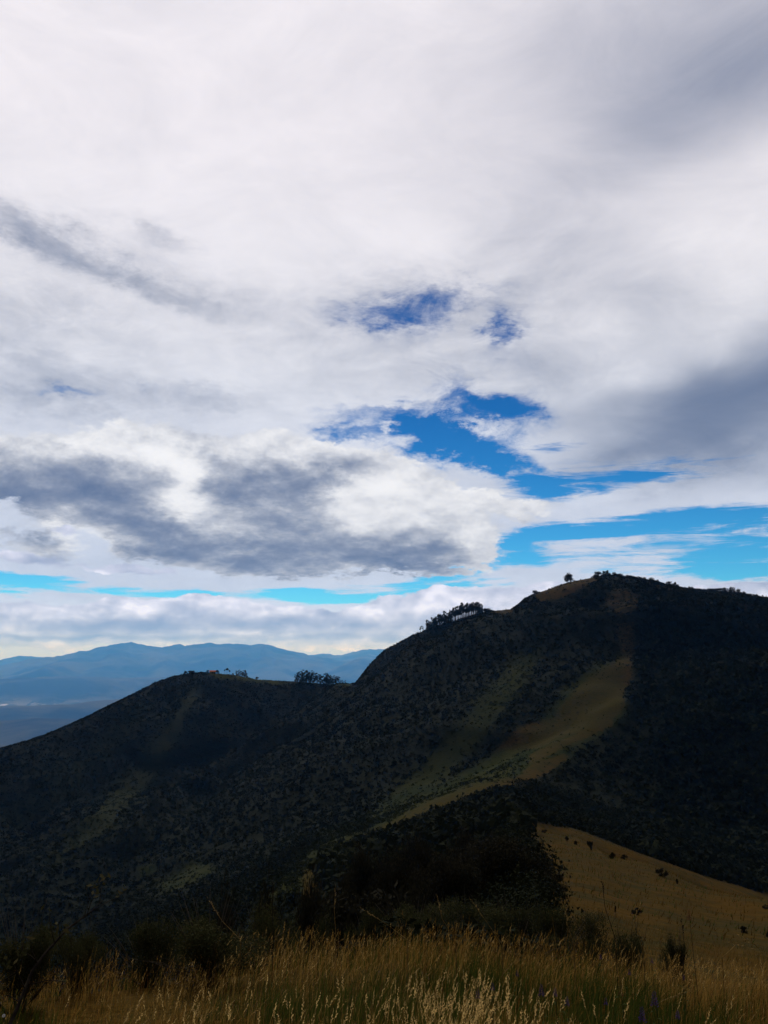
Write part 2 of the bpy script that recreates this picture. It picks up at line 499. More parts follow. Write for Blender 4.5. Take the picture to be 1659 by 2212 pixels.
FT = fore_table()
FAZ = np.array([azel(X, 1950)[0] for X in FX])
FAZ[0], FAZ[-1] = -1.45, 1.45


def fore(x, y):
    r = np.hypot(x, y); az = np.arctan2(x, y)
    azc = np.clip(az, FAZ[0], FAZ[-1])
    i = np.clip(np.searchsorted(FAZ, azc) - 1, 0, len(FAZ) - 2)
    t = (azc - FAZ[i]) / (FAZ[i + 1] - FAZ[i]); t = t * t * (3 - 2 * t) * 0.5 + t * 0.5
    rc = np.clip(r, 0, FR[-1])
    j = np.clip(np.searchsorted(FR, rc) - 1, 0, len(FR) - 2)
    # cubic through the four neighbours keeps the slope free of creases
    def row(k):
        j0, j1, j2, j3 = np.maximum(j - 1, 0), j, j + 1, np.minimum(j + 2, len(FR) - 1)
        p1, p2 = FT[k, j1], FT[k, j2]
        h = FR[j2] - FR[j1]
        m1 = np.where(j1 > 0, (p2 - FT[k, j0]) / (FR[j2] - FR[j0]), (p2 - p1) / h)
        m2 = np.where(j3 > j2, (FT[k, j3] - p1) / (FR[j3] - FR[j1] + 1e-9), (p2 - p1) / h)
        s = (rc - FR[j1]) / h
        return (2 * s**3 - 3 * s**2 + 1) * p1 + (s**3 - 2 * s**2 + s) * h * m1 + (-2 * s**3 + 3 * s**2) * p2 + (s**3 - s**2) * h * m2
    z = row(i) * (1 - t) + row(i + 1) * t
    # behind the viewer the meadow climbs gently
    back = sstep(1.35, 2.2, np.abs(az))
    zb = -1.65 + 0.16 * np.minimum(r, 260) - 0.02 * np.maximum(r - 260, 0)
    zb = np.where(r > 1200, zb - 0.25 * (r - 1200), zb)
    return z * (1 - back) + zb * back


SKYLINE = [(-1100, 1900), (-700, 1800), (-300, 1705), (0, 1614), (50, 1601), (100, 1586), (150, 1566), (200, 1543), (250, 1518), (300, 1493), (340, 1472), (370, 1461), (400, 1454), (425, 1452), (450, 1451),
           (500, 1456), (560, 1465), (640, 1471), (700, 1474), (768, 1477), (778, 1465), (802, 1434), (832, 1403), (872, 1381), (912, 1361), (960, 1345), (1010, 1330), (1050, 1319),
           (1106, 1316), (1116, 1311), (1135, 1294), (1162, 1278), (1200, 1263), (1240, 1252), (1290, 1243), (1320, 1240), (1360, 1243), (1400, 1251), (1470, 1266), (1560, 1277), (1659, 1289), (1900, 1325), (2300, 1390), (2900, 1500)]
SKY_AZ, SKY_T = zip(*[(azel(x, y)[0], math.tan(azel(x, y)[1])) for x, y in SKYLINE])


def height(x, y, detail=True):
    x = np.asarray(x, float); y = np.asarray(y, float)
    r = np.hypot(x, y)
    z0 = fore(x, y)
    hs = [z0]
    wx = 14 * fbm(x / 90, y / 90, 3, 71); wy = 14 * fbm(x / 90, y / 90, 3, 83)
    for R in RIDGES:
        p = R['p']
        best = np.full(x.shape, -1e9)
        s0 = 0.0
        for i, (a, b) in enumerate(zip(p[:-1], p[1:])):
            ex, ey = b[0] - a[0], b[1] - a[1]
            L2 = ex * ex + ey * ey; L = math.sqrt(L2)
            t = np.clip(((x - a[0]) * ex + (y - a[1]) * ey) / L2, 0, 1)
            zl = a[2] + (b[2] - a[2]) * t
            dx, dy = x - a[0] - t * ex, y - a[1] - t * ey
            d = np.hypot(dx, dy)
            fall = (np.sqrt(d * d + R['c'] ** 2) - R['c']) * (R['sl'][i] + (R['sl'][i + 1] - R['sl'][i]) * t)
            # steeper far down, as on the real flanks
            fall = fall + 0.00020 * np.minimum(d, 400) ** 2
            h = zl - fall
            if R['gul']:
                s = s0 + t * L + 0 * d
                amp = R['gul'] * sstep(6, 110, d)
                g = ridged((s + wx * 1.3) / R['lam'] + R['seed'] * 7, (d + wy) / (R['lam'] * 5.5) + R['seed'], 3, R['seed'] * 3)
                h = h + 1.3 * amp * (g - 0.6)
                g2 = ridged((s + wx * 3 + .25 * d) / (R['lam'] * 3.1) + R['seed'] * 3, d / (R['lam'] * 16) + R['seed'], 2, R['seed'] * 5 + 1)
                h = h + 2.6 * R['gul'] * sstep(20, 190, d) * (g2 - 0.5)
            best = np.maximum(best, h)
            s0 += L
        hs.append(best)
    H = np.stack(hs)
    k = 3.0 + 0 * r
    m = H.max(0)
    z = m + k * np.log(np.exp((H - m) / k).sum(0)) - k * 0.0
    # the blend must not lift the meadow itself
    near = sstep(60, 140, r)
    z = np.where(m == z0, z0 + (z - z0) * near, z)
    if detail:
        a = sstep(150, 500, r)
        z = z + a * (2.2 * fbm(x / 26, y / 26, 4, 5)) + (1 - a) * sstep(12, 60, r) * 0.5 * fbm(x / 11, y / 11, 3, 6)
        z = z + 0.10 * fbm(x / 2.2, y / 2.2, 3, 9) * sstep(60, 10, r)
    # no crest stands above the hills' own skyline
    az = np.arctan2(x, y)
    cap = r * np.interp(az, SKY_AZ, SKY_T) - 0.4
    kk = 2.0
    capped = -kk * np.logaddexp(-z / kk, -cap / kk)
    front = (np.abs(az) < 1.0) & (r > 240)
    z = np.where(front, capped, z)
    floor = -1206 + 8 * fbm(x / 300, y / 300, 3, 12)
    return np.maximum(z, floor)


def hgt(x, y):
    return float(height(np.array([x]), np.array([y]))[0])


# ground cover by kind of ground: dry grass where the photograph's slopes are golden, scrub elsewhere
GOLD = [   # (polygon, fade, strength)
    ([(1108, 1764), (1250, 1795), (1400, 1850), (1550, 1900), (1720, 1945), (2500, 2150), (2500, 2600), (1190, 2600),
      (1180, 1985), (1195, 1900), (1150, 1850), (1125, 1800)], 8, 1.0),
    ([(1335, 1422), (1366, 1418), (1366, 1470), (1350, 1505), (1340, 1535), (1322, 1556), (1240, 1590), (1170, 1622), (1120, 1620), (1055, 1622), (1105, 1582), (1140, 1560), (1190, 1545), (1215, 1512), (1270, 1468)], 11, .60),
    ([(1318, 1545), (1322, 1562), (1270, 1592), (1215, 1616), (1140, 1650), (1146, 1632), (1235, 1590)], 5, .95),
    ([(1215, 1626), (1230, 1634), (1190, 1664), (1120, 1696), (1108, 1684), (1150, 1648)], 6, .9),
    ([(992, 1724), (968, 1748), (905, 1782), (896, 1774), (940, 1742)], 4, 1.3),
    ([(1120, 1674), (1116, 1702), (1000, 1742), (860, 1800), (770, 1836), (760, 1820), (850, 1768), (930, 1728), (1020, 1692)], 12, .62),
    ([(1308, 1284), (1330, 1270), (1352, 1266), (1374, 1280), (1378, 1302), (1364, 1322), (1340, 1330), (1316, 1318), (1304, 1302)], 11, .44),
    ([(1326, 1345), (1372, 1335), (1376, 1425), (1345, 1425)], 12, .40),
    ([(1150, 1282), (1200, 1262), (1280, 1240), (1292, 1254), (1255, 1274), (1215, 1290), (1160, 1300)], 5, .62),
    ([(1380, 1236), (1500, 1262), (1570, 1276), (1659, 1280), (2000, 1330), (2000, 1350), (1659, 1296), (1560, 1290), (1450, 1282), (1390, 1262)], 5, .42),
    ([(1056, 1308), (1112, 1308), (1108, 1326), (1060, 1326)], 3, .5),
    ([(655, 1880), (700, 1880), (695, 1960), (650, 1960)], 8, .8), ([(750, 1945), (785, 1945), (785, 1985), (745, 1985)], 6, .8), ([(865, 1915), (895, 1915), (890, 1950), (865, 1950)], 6, .8),
    ([(1590, 1290), (1700, 1280), (1760, 1330), (1600, 1330)], 14, .28),
]
GREEN = [
    ([(430, 1440), (470, 1440), (640, 1462), (760, 1470), (760, 1480), (560, 1474), (470, 1466)], 4, 1.0),
    ([(415, 1465), (450, 1480), (400, 1600), (330, 1700), (240, 1800), (100, 1870), (180, 1760), (300, 1640), (370, 1540)], 22, .38),
    ([(300, 1520), (330, 1530), (250, 1620), (150, 1720), (0, 1800), (0, 1760), (130, 1660)], 18, .22),
    ([(1060, 1480), (1110, 1430), (1160, 1400), (1150, 1450), (1080, 1540), (960, 1680), (870, 1780), (780, 1810), (820, 1740), (960, 1600)], 22, .62),
    ([(1215, 1500), (1290, 1440), (1350, 1425), (1345, 1550), (1210, 1650), (1060, 1705), (900, 1785), (760, 1835), (860, 1740), (980, 1675), (1120, 1600)], 20, .85),
    ([(700, 1800), (820, 1790), (760, 1840), (640, 1930), (560, 1960), (600, 1900)], 18, .6),
    ([(430, 1860), (480, 1880), (380, 1930), (330, 1920)], 14, .6),
    ([(290, 1870), (330, 1865), (340, 1885), (300, 1890)], 6, .8),
]


def cover(x, y, z):
    """(dryness of the grass, greenness) at ground points"""
    px, py = measure(x, y, z)
    front = y > 1.0
    r = np.hypot(x, y)
    wob = 10 * fbm(x / 35, y / 35, 3, 31)
    gold = np.zeros_like(x); green = np.zeros_like(x)
    for poly, s, w in GOLD:
        gold = np.maximum(gold, w * inpoly(px + wob * np.clip(r / 400, .2, 1.5), py + wob * .5, poly, s))
    for poly, s, w in GREEN:
        green = np.maximum(green, w * inpoly(px + wob, py + wob * .5, poly, s))
    gold = np.where((px < 1180) & (r < 40) & front, gold * sstep(13, 10, r), gold)
    near = sstep(26, 14, r) * np.where(px < 1180, sstep(14, 10.5, r), 1.0)
    gold = np.where(front, gold, near * 0 + 1.0)
    gold = np.maximum(gold, near)
    # the forest floor beyond the meadow's crest is never golden
    green = np.where(front & (r > 30), green, 0)
    return gold, green


# ================================================================== materials
def new_mat(name):
    m = bpy.data.materials.new(name); m.use_nodes = True
    T = m.node_tree; b = T.nodes['Principled BSDF']
    b.inputs['Roughness'].default_value = 0.95
    b.inputs['Specular IOR Level'].default_value = 0.02
    return m, T, b


def attr(T, name, vec=False):
    n = T.nodes.new('ShaderNodeAttribute'); n.attribute_name = name
    return E(n.outputs['Vector' if vec else 'Fac'])


def geo_pos(T):
    return E(T.nodes.new('ShaderNodeNewGeometry').outputs['Position'])


def mat_ground():
    m, T, b = new_mat('hill_ground')
    p = geo_pos(T)
    gold, green = attr(T, 'gold'), attr(T, 'green')
    n1 = noise(p, 0.06, 6, 0.6); n2 = noise(p, 0.9, 5, 0.65); n3 = noise(p, 9.0, 4, 0.6)
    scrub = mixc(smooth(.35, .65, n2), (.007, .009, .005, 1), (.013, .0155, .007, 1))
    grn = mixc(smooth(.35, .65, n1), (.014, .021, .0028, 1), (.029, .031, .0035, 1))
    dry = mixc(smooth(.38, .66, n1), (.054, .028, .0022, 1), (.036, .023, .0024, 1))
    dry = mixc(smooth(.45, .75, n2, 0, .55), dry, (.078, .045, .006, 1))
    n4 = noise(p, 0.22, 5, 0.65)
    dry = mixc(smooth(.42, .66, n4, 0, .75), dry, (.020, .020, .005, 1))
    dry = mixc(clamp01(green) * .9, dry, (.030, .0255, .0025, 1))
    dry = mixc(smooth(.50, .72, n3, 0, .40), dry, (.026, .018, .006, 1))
    c = mixc(clamp01(green), scrub, grn)
    gm = smooth(.12, .75, gold + (n2 - .5) * .7 + (n1 - .5) * .5)
    c = mixc(gm, c, dry)
    put(b.inputs['Base Color'], c)
    bp = T.nodes.new('ShaderNodeBump'); bp.inputs['Strength'].default_value = 0.7; bp.inputs['Distance'].default_value = 0.6
    put(bp.inputs['Height'], n2); T.links.new(bp.outputs[0], b.inputs['Normal'])
    return m


def leaf_mat(name, c0, c1, c2=None, trans=0.25, scale=1.3):
    m, T, b = new_mat(name)
    p = geo_pos(T)
    n = noise(p, scale, 4, 0.6)
    c = mixc(smooth(.36, .64, n), c0 + (1,), c1 + (1,))
    if c2 is not None:
        tv = attr(T, 'tint')
        c = mixc(clamp01(tv), c, c2 + (1,))
    put(b.inputs['Base Color'], c)
    tr = T.nodes.new('ShaderNodeBsdfTranslucent'); put(tr.inputs[0], c)
    ms = T.nodes.new('ShaderNodeMixShader'); ms.inputs[0].default_value = trans
    T.links.new(b.outputs[0], ms.inputs[1]); T.links.new(tr.outputs[0], ms.inputs[2])
    T.links.new(ms.outputs[0], T.nodes['Material Output'].inputs[0])
    return m


def bark_mat():
    m, T, b = new_mat('bark')
    p = geo_pos(T)
    put(b.inputs['Base Color'], mixc(smooth(.35, .65, noise(p, 3.0, 5)), (.045, .036, .028, 1), (.10, .085, .065, 1)))
    return m


# ================================================================== near terrain mesh
def polar_terrain():
    azf = np.arange(-31, 31.001, 0.125)
    azc = np.concatenate([np.arange(-180, -60, 6), np.arange(-60, -31, 1.0)])
    az = np.radians(np.concatenate([azc, azf, -azc[::-1][:-1]]))
    r = np.concatenate([np.geomspace(0.3, 12, 34)[:-1], np.geomspace(12, 240, 120)[:-1], np.linspace(240, 980, 210)[:-1], np.geomspace(980, 6500, 44)])
    A, R = np.meshgrid(az, r)
    x, y = R * np.sin(A), R * np.cos(A)
    z = height(x, y)
    na, nr = len(az), len(r)
    idx = np.arange(na * nr).reshape(nr, na)
    nx = np.roll(idx, -1, axis=1)
    f = np.stack([idx[:-1], nx[:-1], nx[1:], idx[1:]], -1).reshape(-1, 4)
    f = f[:, ::-1]
    gold, green = cover(x.ravel(), y.ravel(), z.ravel())
    v = np.stack([x.ravel(), y.ravel(), z.ravel()], 1)
    c0 = len(v)
    v = np.vstack([v, [[0, 0, hgt(0, 0)]]])
    cap = np.stack([idx[0], nx[0], np.full(na, c0), np.full(na, c0)], -1)
    me = mesh_from(v, f, 'terrain', {'gold': np.append(gold, 1), 'green': np.append(green, 0)}, True)
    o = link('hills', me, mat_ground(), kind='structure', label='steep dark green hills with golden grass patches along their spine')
    return o


polar_terrain()


# ================================================================== the far valley and mountains
def far_land():
    az = np.radians(np.concatenate([np.arange(-180, -34, 6), np.arange(-34, 34, 0.14), np.arange(34, 180, 6)]))
    r = np.concatenate([np.linspace(5600, 24000, 110)[:-1], np.linspace(24000, 44000, 130)[:-1], np.linspace(44000, 56000, 8)])
    A, R = np.meshgrid(az, r)
    x, y = R * np.sin(A), R * np.cos(A)
    FR_ = []
    def fr(pts, rr, slope, c, gul, lam, seed):
        FR_.append(dict(p=np.array([P(q[0], q[1], q[2] if len(q) > 2 else rr) for q in pts]), slope=slope, c=c, gul=gul, lam=lam, seed=seed))
    # main range
    fr([(-1500, 1400), (-900, 1410), (-500, 1418), (-200, 1424), (0, 1424), (45, 1418), (90, 1420), (140, 1425), (190, 1421)], 40000, .24, 120, 260, 1900, 1)
    fr([(150, 1432), (200, 1410), (230, 1402), (255, 1397), (272, 1391), (285, 1389), (300, 1391), (318, 1398), (345, 1402), (362, 1398), (382, 1394), (402, 1400), (415, 1399),
        (436, 1393), (450, 1387), (462, 1387), (476, 1392), (488, 1391), (505, 1395), (515, 1392), (528, 1397), (560, 1396), (590, 1400), (620, 1407), (660, 1416),
        (700, 1421), (760, 1428), (830, 1436)], 33000, .24, 60, 240, 1300, 2)
    fr([(660, 1424), (690, 1413), (712, 1411), (735, 1414), (770, 1410), (790, 1404), (805, 1402), (830, 1403), (900, 1408), (1100, 1412), (1500, 1405), (2200, 1415)], 41000, .24, 80, 240, 1700, 3)
    for i, (xx, yy, xe, ye) in enumerate([(285, 1391, 200, 1460), (380, 1398, 340, 1470), (455, 1390, 470, 1475), (560, 1399, 600, 1470), (800, 1406, 760, 1460), (230, 1404, 90, 1450)]):
        fr([(xx, yy + 9, 32600 if xx != 800 else 40500), ((xx + xe) / 2, (yy + ye) / 2 - 6, 29500), (xe, ye, 26500)], 0, .30, 120, 160, 1100, 20 + i)
    # lower foothills and the mesas of the valley
    fr([(-300, 1466), (0, 1468), (150, 1463), (380, 1461), (520, 1466), (560, 1474), (700, 1482), (900, 1480)], 23500, .16, 500, 90, 900, 4)
    fr([(-200, 1530), (60, 1524), (170, 1521), (240, 1512), (330, 1505), (420, 1500), (520, 1500)], 14300, .20, 240, 70, 620, 5)
    fr([(-200, 1560), (20, 1556), (80, 1551), (145, 1553), (200, 1562), (260, 1580)], 10800, .24, 150, 60, 480, 6)
    fr([(-200, 1590), (-60, 1600), (5, 1612), (30, 1640)], 8200, .32, 90, 40, 300, 7)
    H = [np.full(x.shape, -1225.0) + 30 * fbm(x / 2600, y / 2600, 4, 40) + 18 * np.maximum(ridged(x / 1300, y / 1300, 3, 44), 0)]
    wx = 500 * fbm(x / 2500, y / 2500, 3, 71)
    for R_ in FR_:
        p = R_['p']; best = np.full(x.shape, -9e9); s0 = 0
        for a, b in zip(p[:-1], p[1:]):
            ex, ey = b[0] - a[0], b[1] - a[1]; L2 = ex * ex + ey * ey; L = math.sqrt(L2)
            t = np.clip(((x - a[0]) * ex + (y - a[1]) * ey) / L2, 0, 1)
            d = np.hypot(x - a[0] - t * ex, y - a[1] - t * ey)
            h = a[2] + (b[2] - a[2]) * t - (np.sqrt(d * d + R_['c'] ** 2) - R_['c']) * R_['slope']
            g = ridged((s0 + t * L + wx) / R_['lam'] + R_['seed'], (d + wx) / (R_['lam'] * 3), 4, R_['seed'] * 5)
            h = h + R_['gul'] * sstep(0, R_['lam'] * 1.6, d) * (g - .7) * .8
            best = np.maximum(best, h); s0 += L
        H.append(best)
    H = np.stack(H); m = H.max(0); k = 14.0
    z = m + k * np.log(np.exp((H - m) / k).sum(0)) + (14 * fbm(x / 260, y / 260, 3, 50) + 150 * fbm(x / 1100, y / 1100, 5, 51, .62) * sstep(-900, -200, m)) * sstep(6000, 20000, R)
    z = np.where(R < 5900, -1240, z)
    na, nr = len(az), len(r)
    idx = np.arange(na * nr).reshape(nr, na); nx = np.roll(idx, -1, axis=1)
    f = np.stack([idx[:-1], idx[1:], nx[1:], nx[:-1]], -1).reshape(-1, 4)
    rel = sstep(-1180, -800, z)
    me = mesh_from(np.stack([x.ravel(), y.ravel(), z.ravel()], 1), f, 'valley', {'relief': rel.ravel()}, True)
    mt, T, b = new_mat('valley_ground')
    p = geo_pos(T)
    rl = attr(T, 'relief')
    fl = VM('MULTIPLY', p, (1, 1, 0))
    a1 = noise(fl, 0.00045, 6, 0.6, 0.5); a2 = noise(fl, 0.0028, 5, 0.62); 
    vo = T.nodes.new('ShaderNodeTexVoronoi'); vo.inputs['Scale'].default_value = 0.0022; put(vo.inputs['Vector'], fl)
    vc = T.nodes.new('ShaderNodeSeparateColor'); T.links.new(vo.outputs['Color'], vc.inputs[0])
    fields = mixc(E(vc.outputs[0]), (.030, .040, .022, 1), (.22, .19, .12, 1))
    wild_ = mixc(smooth(.4, .62, a1), (.008, .012, .008, 1), (.075, .070, .036, 1))
    c = mixc(smooth(.42, .60, a1) * smooth(.9, .3, rl), wild_, fields)
    c = mixc(smooth(.57, .64, a2) * smooth(.48, .58, a1) * smooth(.75, .2, rl) * .9, c, (.75, .70, .64, 1))    # towns and greenhouses
    put(b.inputs['Base Color'], c)
    link('valley_and_mountains', me, mt, kind='structure', label='hazy blue mountain range beyond a broad valley with pale fields and towns')


far_land()

# ------------------------------------------------------------------ air
def haze():
    s, z0, z1 = 58000.0, -1300.0, 520.0
    v = [(a * s, b * s, c) for c in (z0, z1) for a, b in ((-1, -1), (1, -1), (1, 1), (-1, 1))]
    f = [(0, 3, 2, 1), (4, 5, 6, 7), (0, 1, 5, 4), (1, 2, 6, 5), (2, 3, 7, 6), (3, 0, 4, 7)]
    me = mesh_from(v, f, 'haze')
    m = bpy.data.materials.new('haze'); m.use_nodes = True
    T = m.node_tree; T.nodes.clear()
    pv = T.nodes.new('ShaderNodeVolumePrincipled')
    pv.inputs['Color'].default_value = HAZE_COL
    pv.inputs['Absorption Color'].default_value = (1, 1, 1, 1)      # scatters blue most, absorbs nothing
    pv.inputs['Density'].default_value = HAZE_D
    pv.inputs['Anisotropy'].default_value = 0.5
    out = T.nodes.new('ShaderNodeOutputMaterial'); T.links.new(pv.outputs[0], out.inputs['Volume'])
    m.cycles.homogeneous_volume = True
    link('haze', me, m, kind='stuff', label='thin blue haze lying over the valley')


HAZE_COL, HAZE_D = (0.10, 0.39, 1.0, 1.0), 3.5e-5
haze()

# ================================================================== vegetation helpers
def leaf_cloud(n, size, centres, radii, flat=0.9, seed=0, shell=0.55, up=0.25):
    """n small leaf-sized quads spread through several ellipsoid clumps; returns verts, quad faces, tint"""
    g = np.random.default_rng(seed)
    centres = np.asarray(centres, float); radii = np.asarray(radii, float)
    w = radii.prod(1) ** 0.67; k = g.choice(len(centres), n, p=w / w.sum())
    d = g.normal(size=(n, 3)); d /= np.linalg.norm(d, axis=1)[:, None]
    rad = shell + (1 - shell) * g.random(n) ** 0.7
    rad *= 1 + 0.18 * g.normal(size=n)
    c = centres[k] + d * radii[k] * rad[:, None]
    nrm = d * 0.6 + g.normal(size=(n, 3)) * flat; nrm[:, 2] += up
    nrm /= np.linalg.norm(nrm, axis=1)[:, None]
    a = np.cross(nrm, g.normal(size=(n, 3))); a /= np.linalg.norm(a, axis=1)[:, None]
    b = np.cross(nrm, a)
    s = size * (0.6 + 0.8 * g.random(n))[:, None]
    v = np.stack([c - a * s, c - b * s * .42, c + a * s, c + b * s * .42], 1).reshape(-1, 3)
    f = np.arange(4 * n).reshape(n, 4)
    return v, f, np.repeat(g.random(n), 4)


def tube(pts, radii, sides=7):
    pts = [Vector(p) for p in pts]; v = []; f = []
    for i, p in enumerate(pts):
        t = (pts[min(i + 1, len(pts) - 1)] - pts[max(i - 1, 0)]).normalized()
        u = t.orthogonal().normalized(); w = t.cross(u)
        for k in range(sides):
            a = 2 * math.pi * k / sides
            v.append(p + (u * math.cos(a) + w * math.sin(a)) * radii[i])
    for i in range(len(pts) - 1):
        for k in range(sides):
            k2 = (k + 1) % sides
            f.append((i * sides + k, i * sides + k2, (i + 1) * sides + k2, (i + 1) * sides + k))
    return np.array([tuple(p) for p in v]), np.array(f)


def join_parts(lst):
    vs, fs, o = [], [], 0
    for v, f in lst:
        vs.append(v); fs.append(f + o); o += len(v)
    return np.vstack(vs), np.vstack(fs)


def ray_r(x, y, above=0.0, r0=1.5, r1=1400):
    """distance at which the ray through a measured point comes down to `above` metres over the ground"""
    az, el = azel(x, y)
    r = np.geomspace(r0, r1, 900)
    g = height(r * math.sin(az), r * math.cos(az))
    d = r * math.tan(el) - (g + above)
    i = np.argmax(d < 0)
    return float(r[i]) if d[i] < 0 else float(r1)


def ground_at(x, r):
    """ground point in the direction of measured column x at distance r"""
    az, _ = azel(x, 1500)
    r = RR(r)
    X, Y = r * math.sin(az), r * math.cos(az)
    return (X, Y, hgt(X, Y))


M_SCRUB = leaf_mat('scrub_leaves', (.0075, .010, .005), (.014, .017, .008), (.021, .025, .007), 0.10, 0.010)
M_EUC = leaf_mat('eucalyptus_leaves', (.020, .026, .020), (.040, .048, .036), None, 0.12, 0.5)
M_BUSH = leaf_mat('bush_leaves', (.010, .010, .007), (.024, .022, .013), (.040, .034, .018), 0.15, 0.9)
M_OLIVE = leaf_mat('shrub_leaves', (.020, .026, .010), (.042, .046, .018), (.08, .065, .028), 0.20, 1.4)
M_BARK = bark_mat()


# ------------------------------------------------------------------ the scrub and woodland that cover the slopes
def scrub():
    g = np.random.default_rng(11)
    # what can be seen from about here: the running horizon along each direction
    azs = np.radians(np.arange(-34, 34.01, 0.2)); rs = np.concatenate([np.geomspace(9, 240, 90), np.linspace(244, 990, 240)])
    A, R = np.meshgrid(azs, rs, indexing='ij')
    Z = height(R * np.sin(A), R * np.cos(A), detail=False)
    hor = np.maximum.accumulate(Z / R, axis=1)
    out = []
    for (ra, rb, n, K, smin, smax, leaf) in ((10, 24, 1300, 120, .3, .8, .13), (24, 130, 6500, 190, .5, 1.6, .066), (130, 330, 17000, 46, .9, 2.8, .19), (330, 970, 120000, 9, .6, 1.8, .48)):
        r = np.sqrt(g.random(n) * (rb**2 - ra**2) + ra**2)
        az = np.radians(g.uniform(-30, 30, n))
        x, y = r * np.sin(az), r * np.cos(az)
        z = height(x, y)
        ia = np.clip(((az - azs[0]) / (azs[1] - azs[0])).astype(int), 0, len(azs) - 1)
        ir = np.clip(np.searchsorted(rs, r) - 1, 0, len(rs) - 1)
        vis = (z + 5) / r >= hor[ia, ir] - 0.004
        gold, green = cover(x, y, z)
        px, py = measure(x, y, z)
        wood = (sstep(1330, 1420, px) + inpoly(px, py, [(860, 1790), (1000, 1735), (1120, 1690), (1120, 1790), (1170, 1900), (1200, 1990), (700, 1990), (650, 1880)], 20)) * (r > 60)
        wood = np.clip(wood, 0, 1)
        clump = fbm(x / 40, y / 40, 3, 61)
        keep = g.random(n) < np.where(gold > .45, 0.10 + 0.22 * (clump > .15), np.where(green > .35, .36 + .4 * (clump > 0.0), .96))
        keep &= ~((gold > .45) & (r < 320))          # the bushes out on the near golden field are placed one by one
        keep &= ~((gold > .25) & (r < 70))
        keep &= (r > 24) | (px < 1180)
        # left of the meadow the ground drops out of sight straight away
        keep &= vis
        x, y, z, r, gold, green, wood, clump = (q[keep] for q in (x, y, z, r, gold, green, wood, clump))
        m = len(x)
        s = (smin + (smax - smin) * g.random(m) ** 1.8) * (1 + 0.8 * wood) * np.where(green > .35, .6, 1.0) * np.where(gold > .3, .6, 1.0)
        d = g.normal(size=(m, K, 3)); d /= np.linalg.norm(d, axis=2)[..., None]
        d[..., 2] = np.abs(d[..., 2])
        # lobed outline
        lob = 1 + .25 * np.sin(d[..., 0] * 5 + x[:, None]) * np.sin(d[..., 1] * 5 + y[:, None])
        c = d * (s[:, None] * lob)[..., None] * np.array([1, 1, .85]) * (0.70 + .35 * g.random((m, K)))[..., None]
        c += np.stack([x, y, z - 0.1 * s], 1)[:, None, :]
        nr = d + g.normal(size=(m, K, 3)) * .55
        nr /= np.linalg.norm(nr, axis=2)[..., None]
        a = np.cross(nr, g.normal(size=(m, K, 3))); a /= np.linalg.norm(a, axis=2)[..., None]
        b = np.cross(nr, a)
        ls = (leaf * s[:, None] * (0.6 + .7 * g.random((m, K))))[..., None]
        v = np.stack([c + a * ls, c - a * ls * .5 + b * ls * .8, c - a * ls * .5 - b * ls * .8], 2).reshape(-1, 3)
        tint = np.repeat(np.clip(green * .8 + .35 * (clump > .1) * g.random(m) + .4 * (g.random(m) > .93), 0, 1), K * 3)
        out.append((v, tint)); print('ZONE', ra, m, m * K)
    v = np.vstack([q[0] for q in out]); t = np.concatenate([q[1] for q in out])
    f = np.arange(len(v)).reshape(-1, 3)
    me = mesh_from(v, f, 'scrub', {'tint': t})
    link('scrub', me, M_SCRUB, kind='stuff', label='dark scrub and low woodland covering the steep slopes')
    print('SCRUB tris', len(f))


scrub()


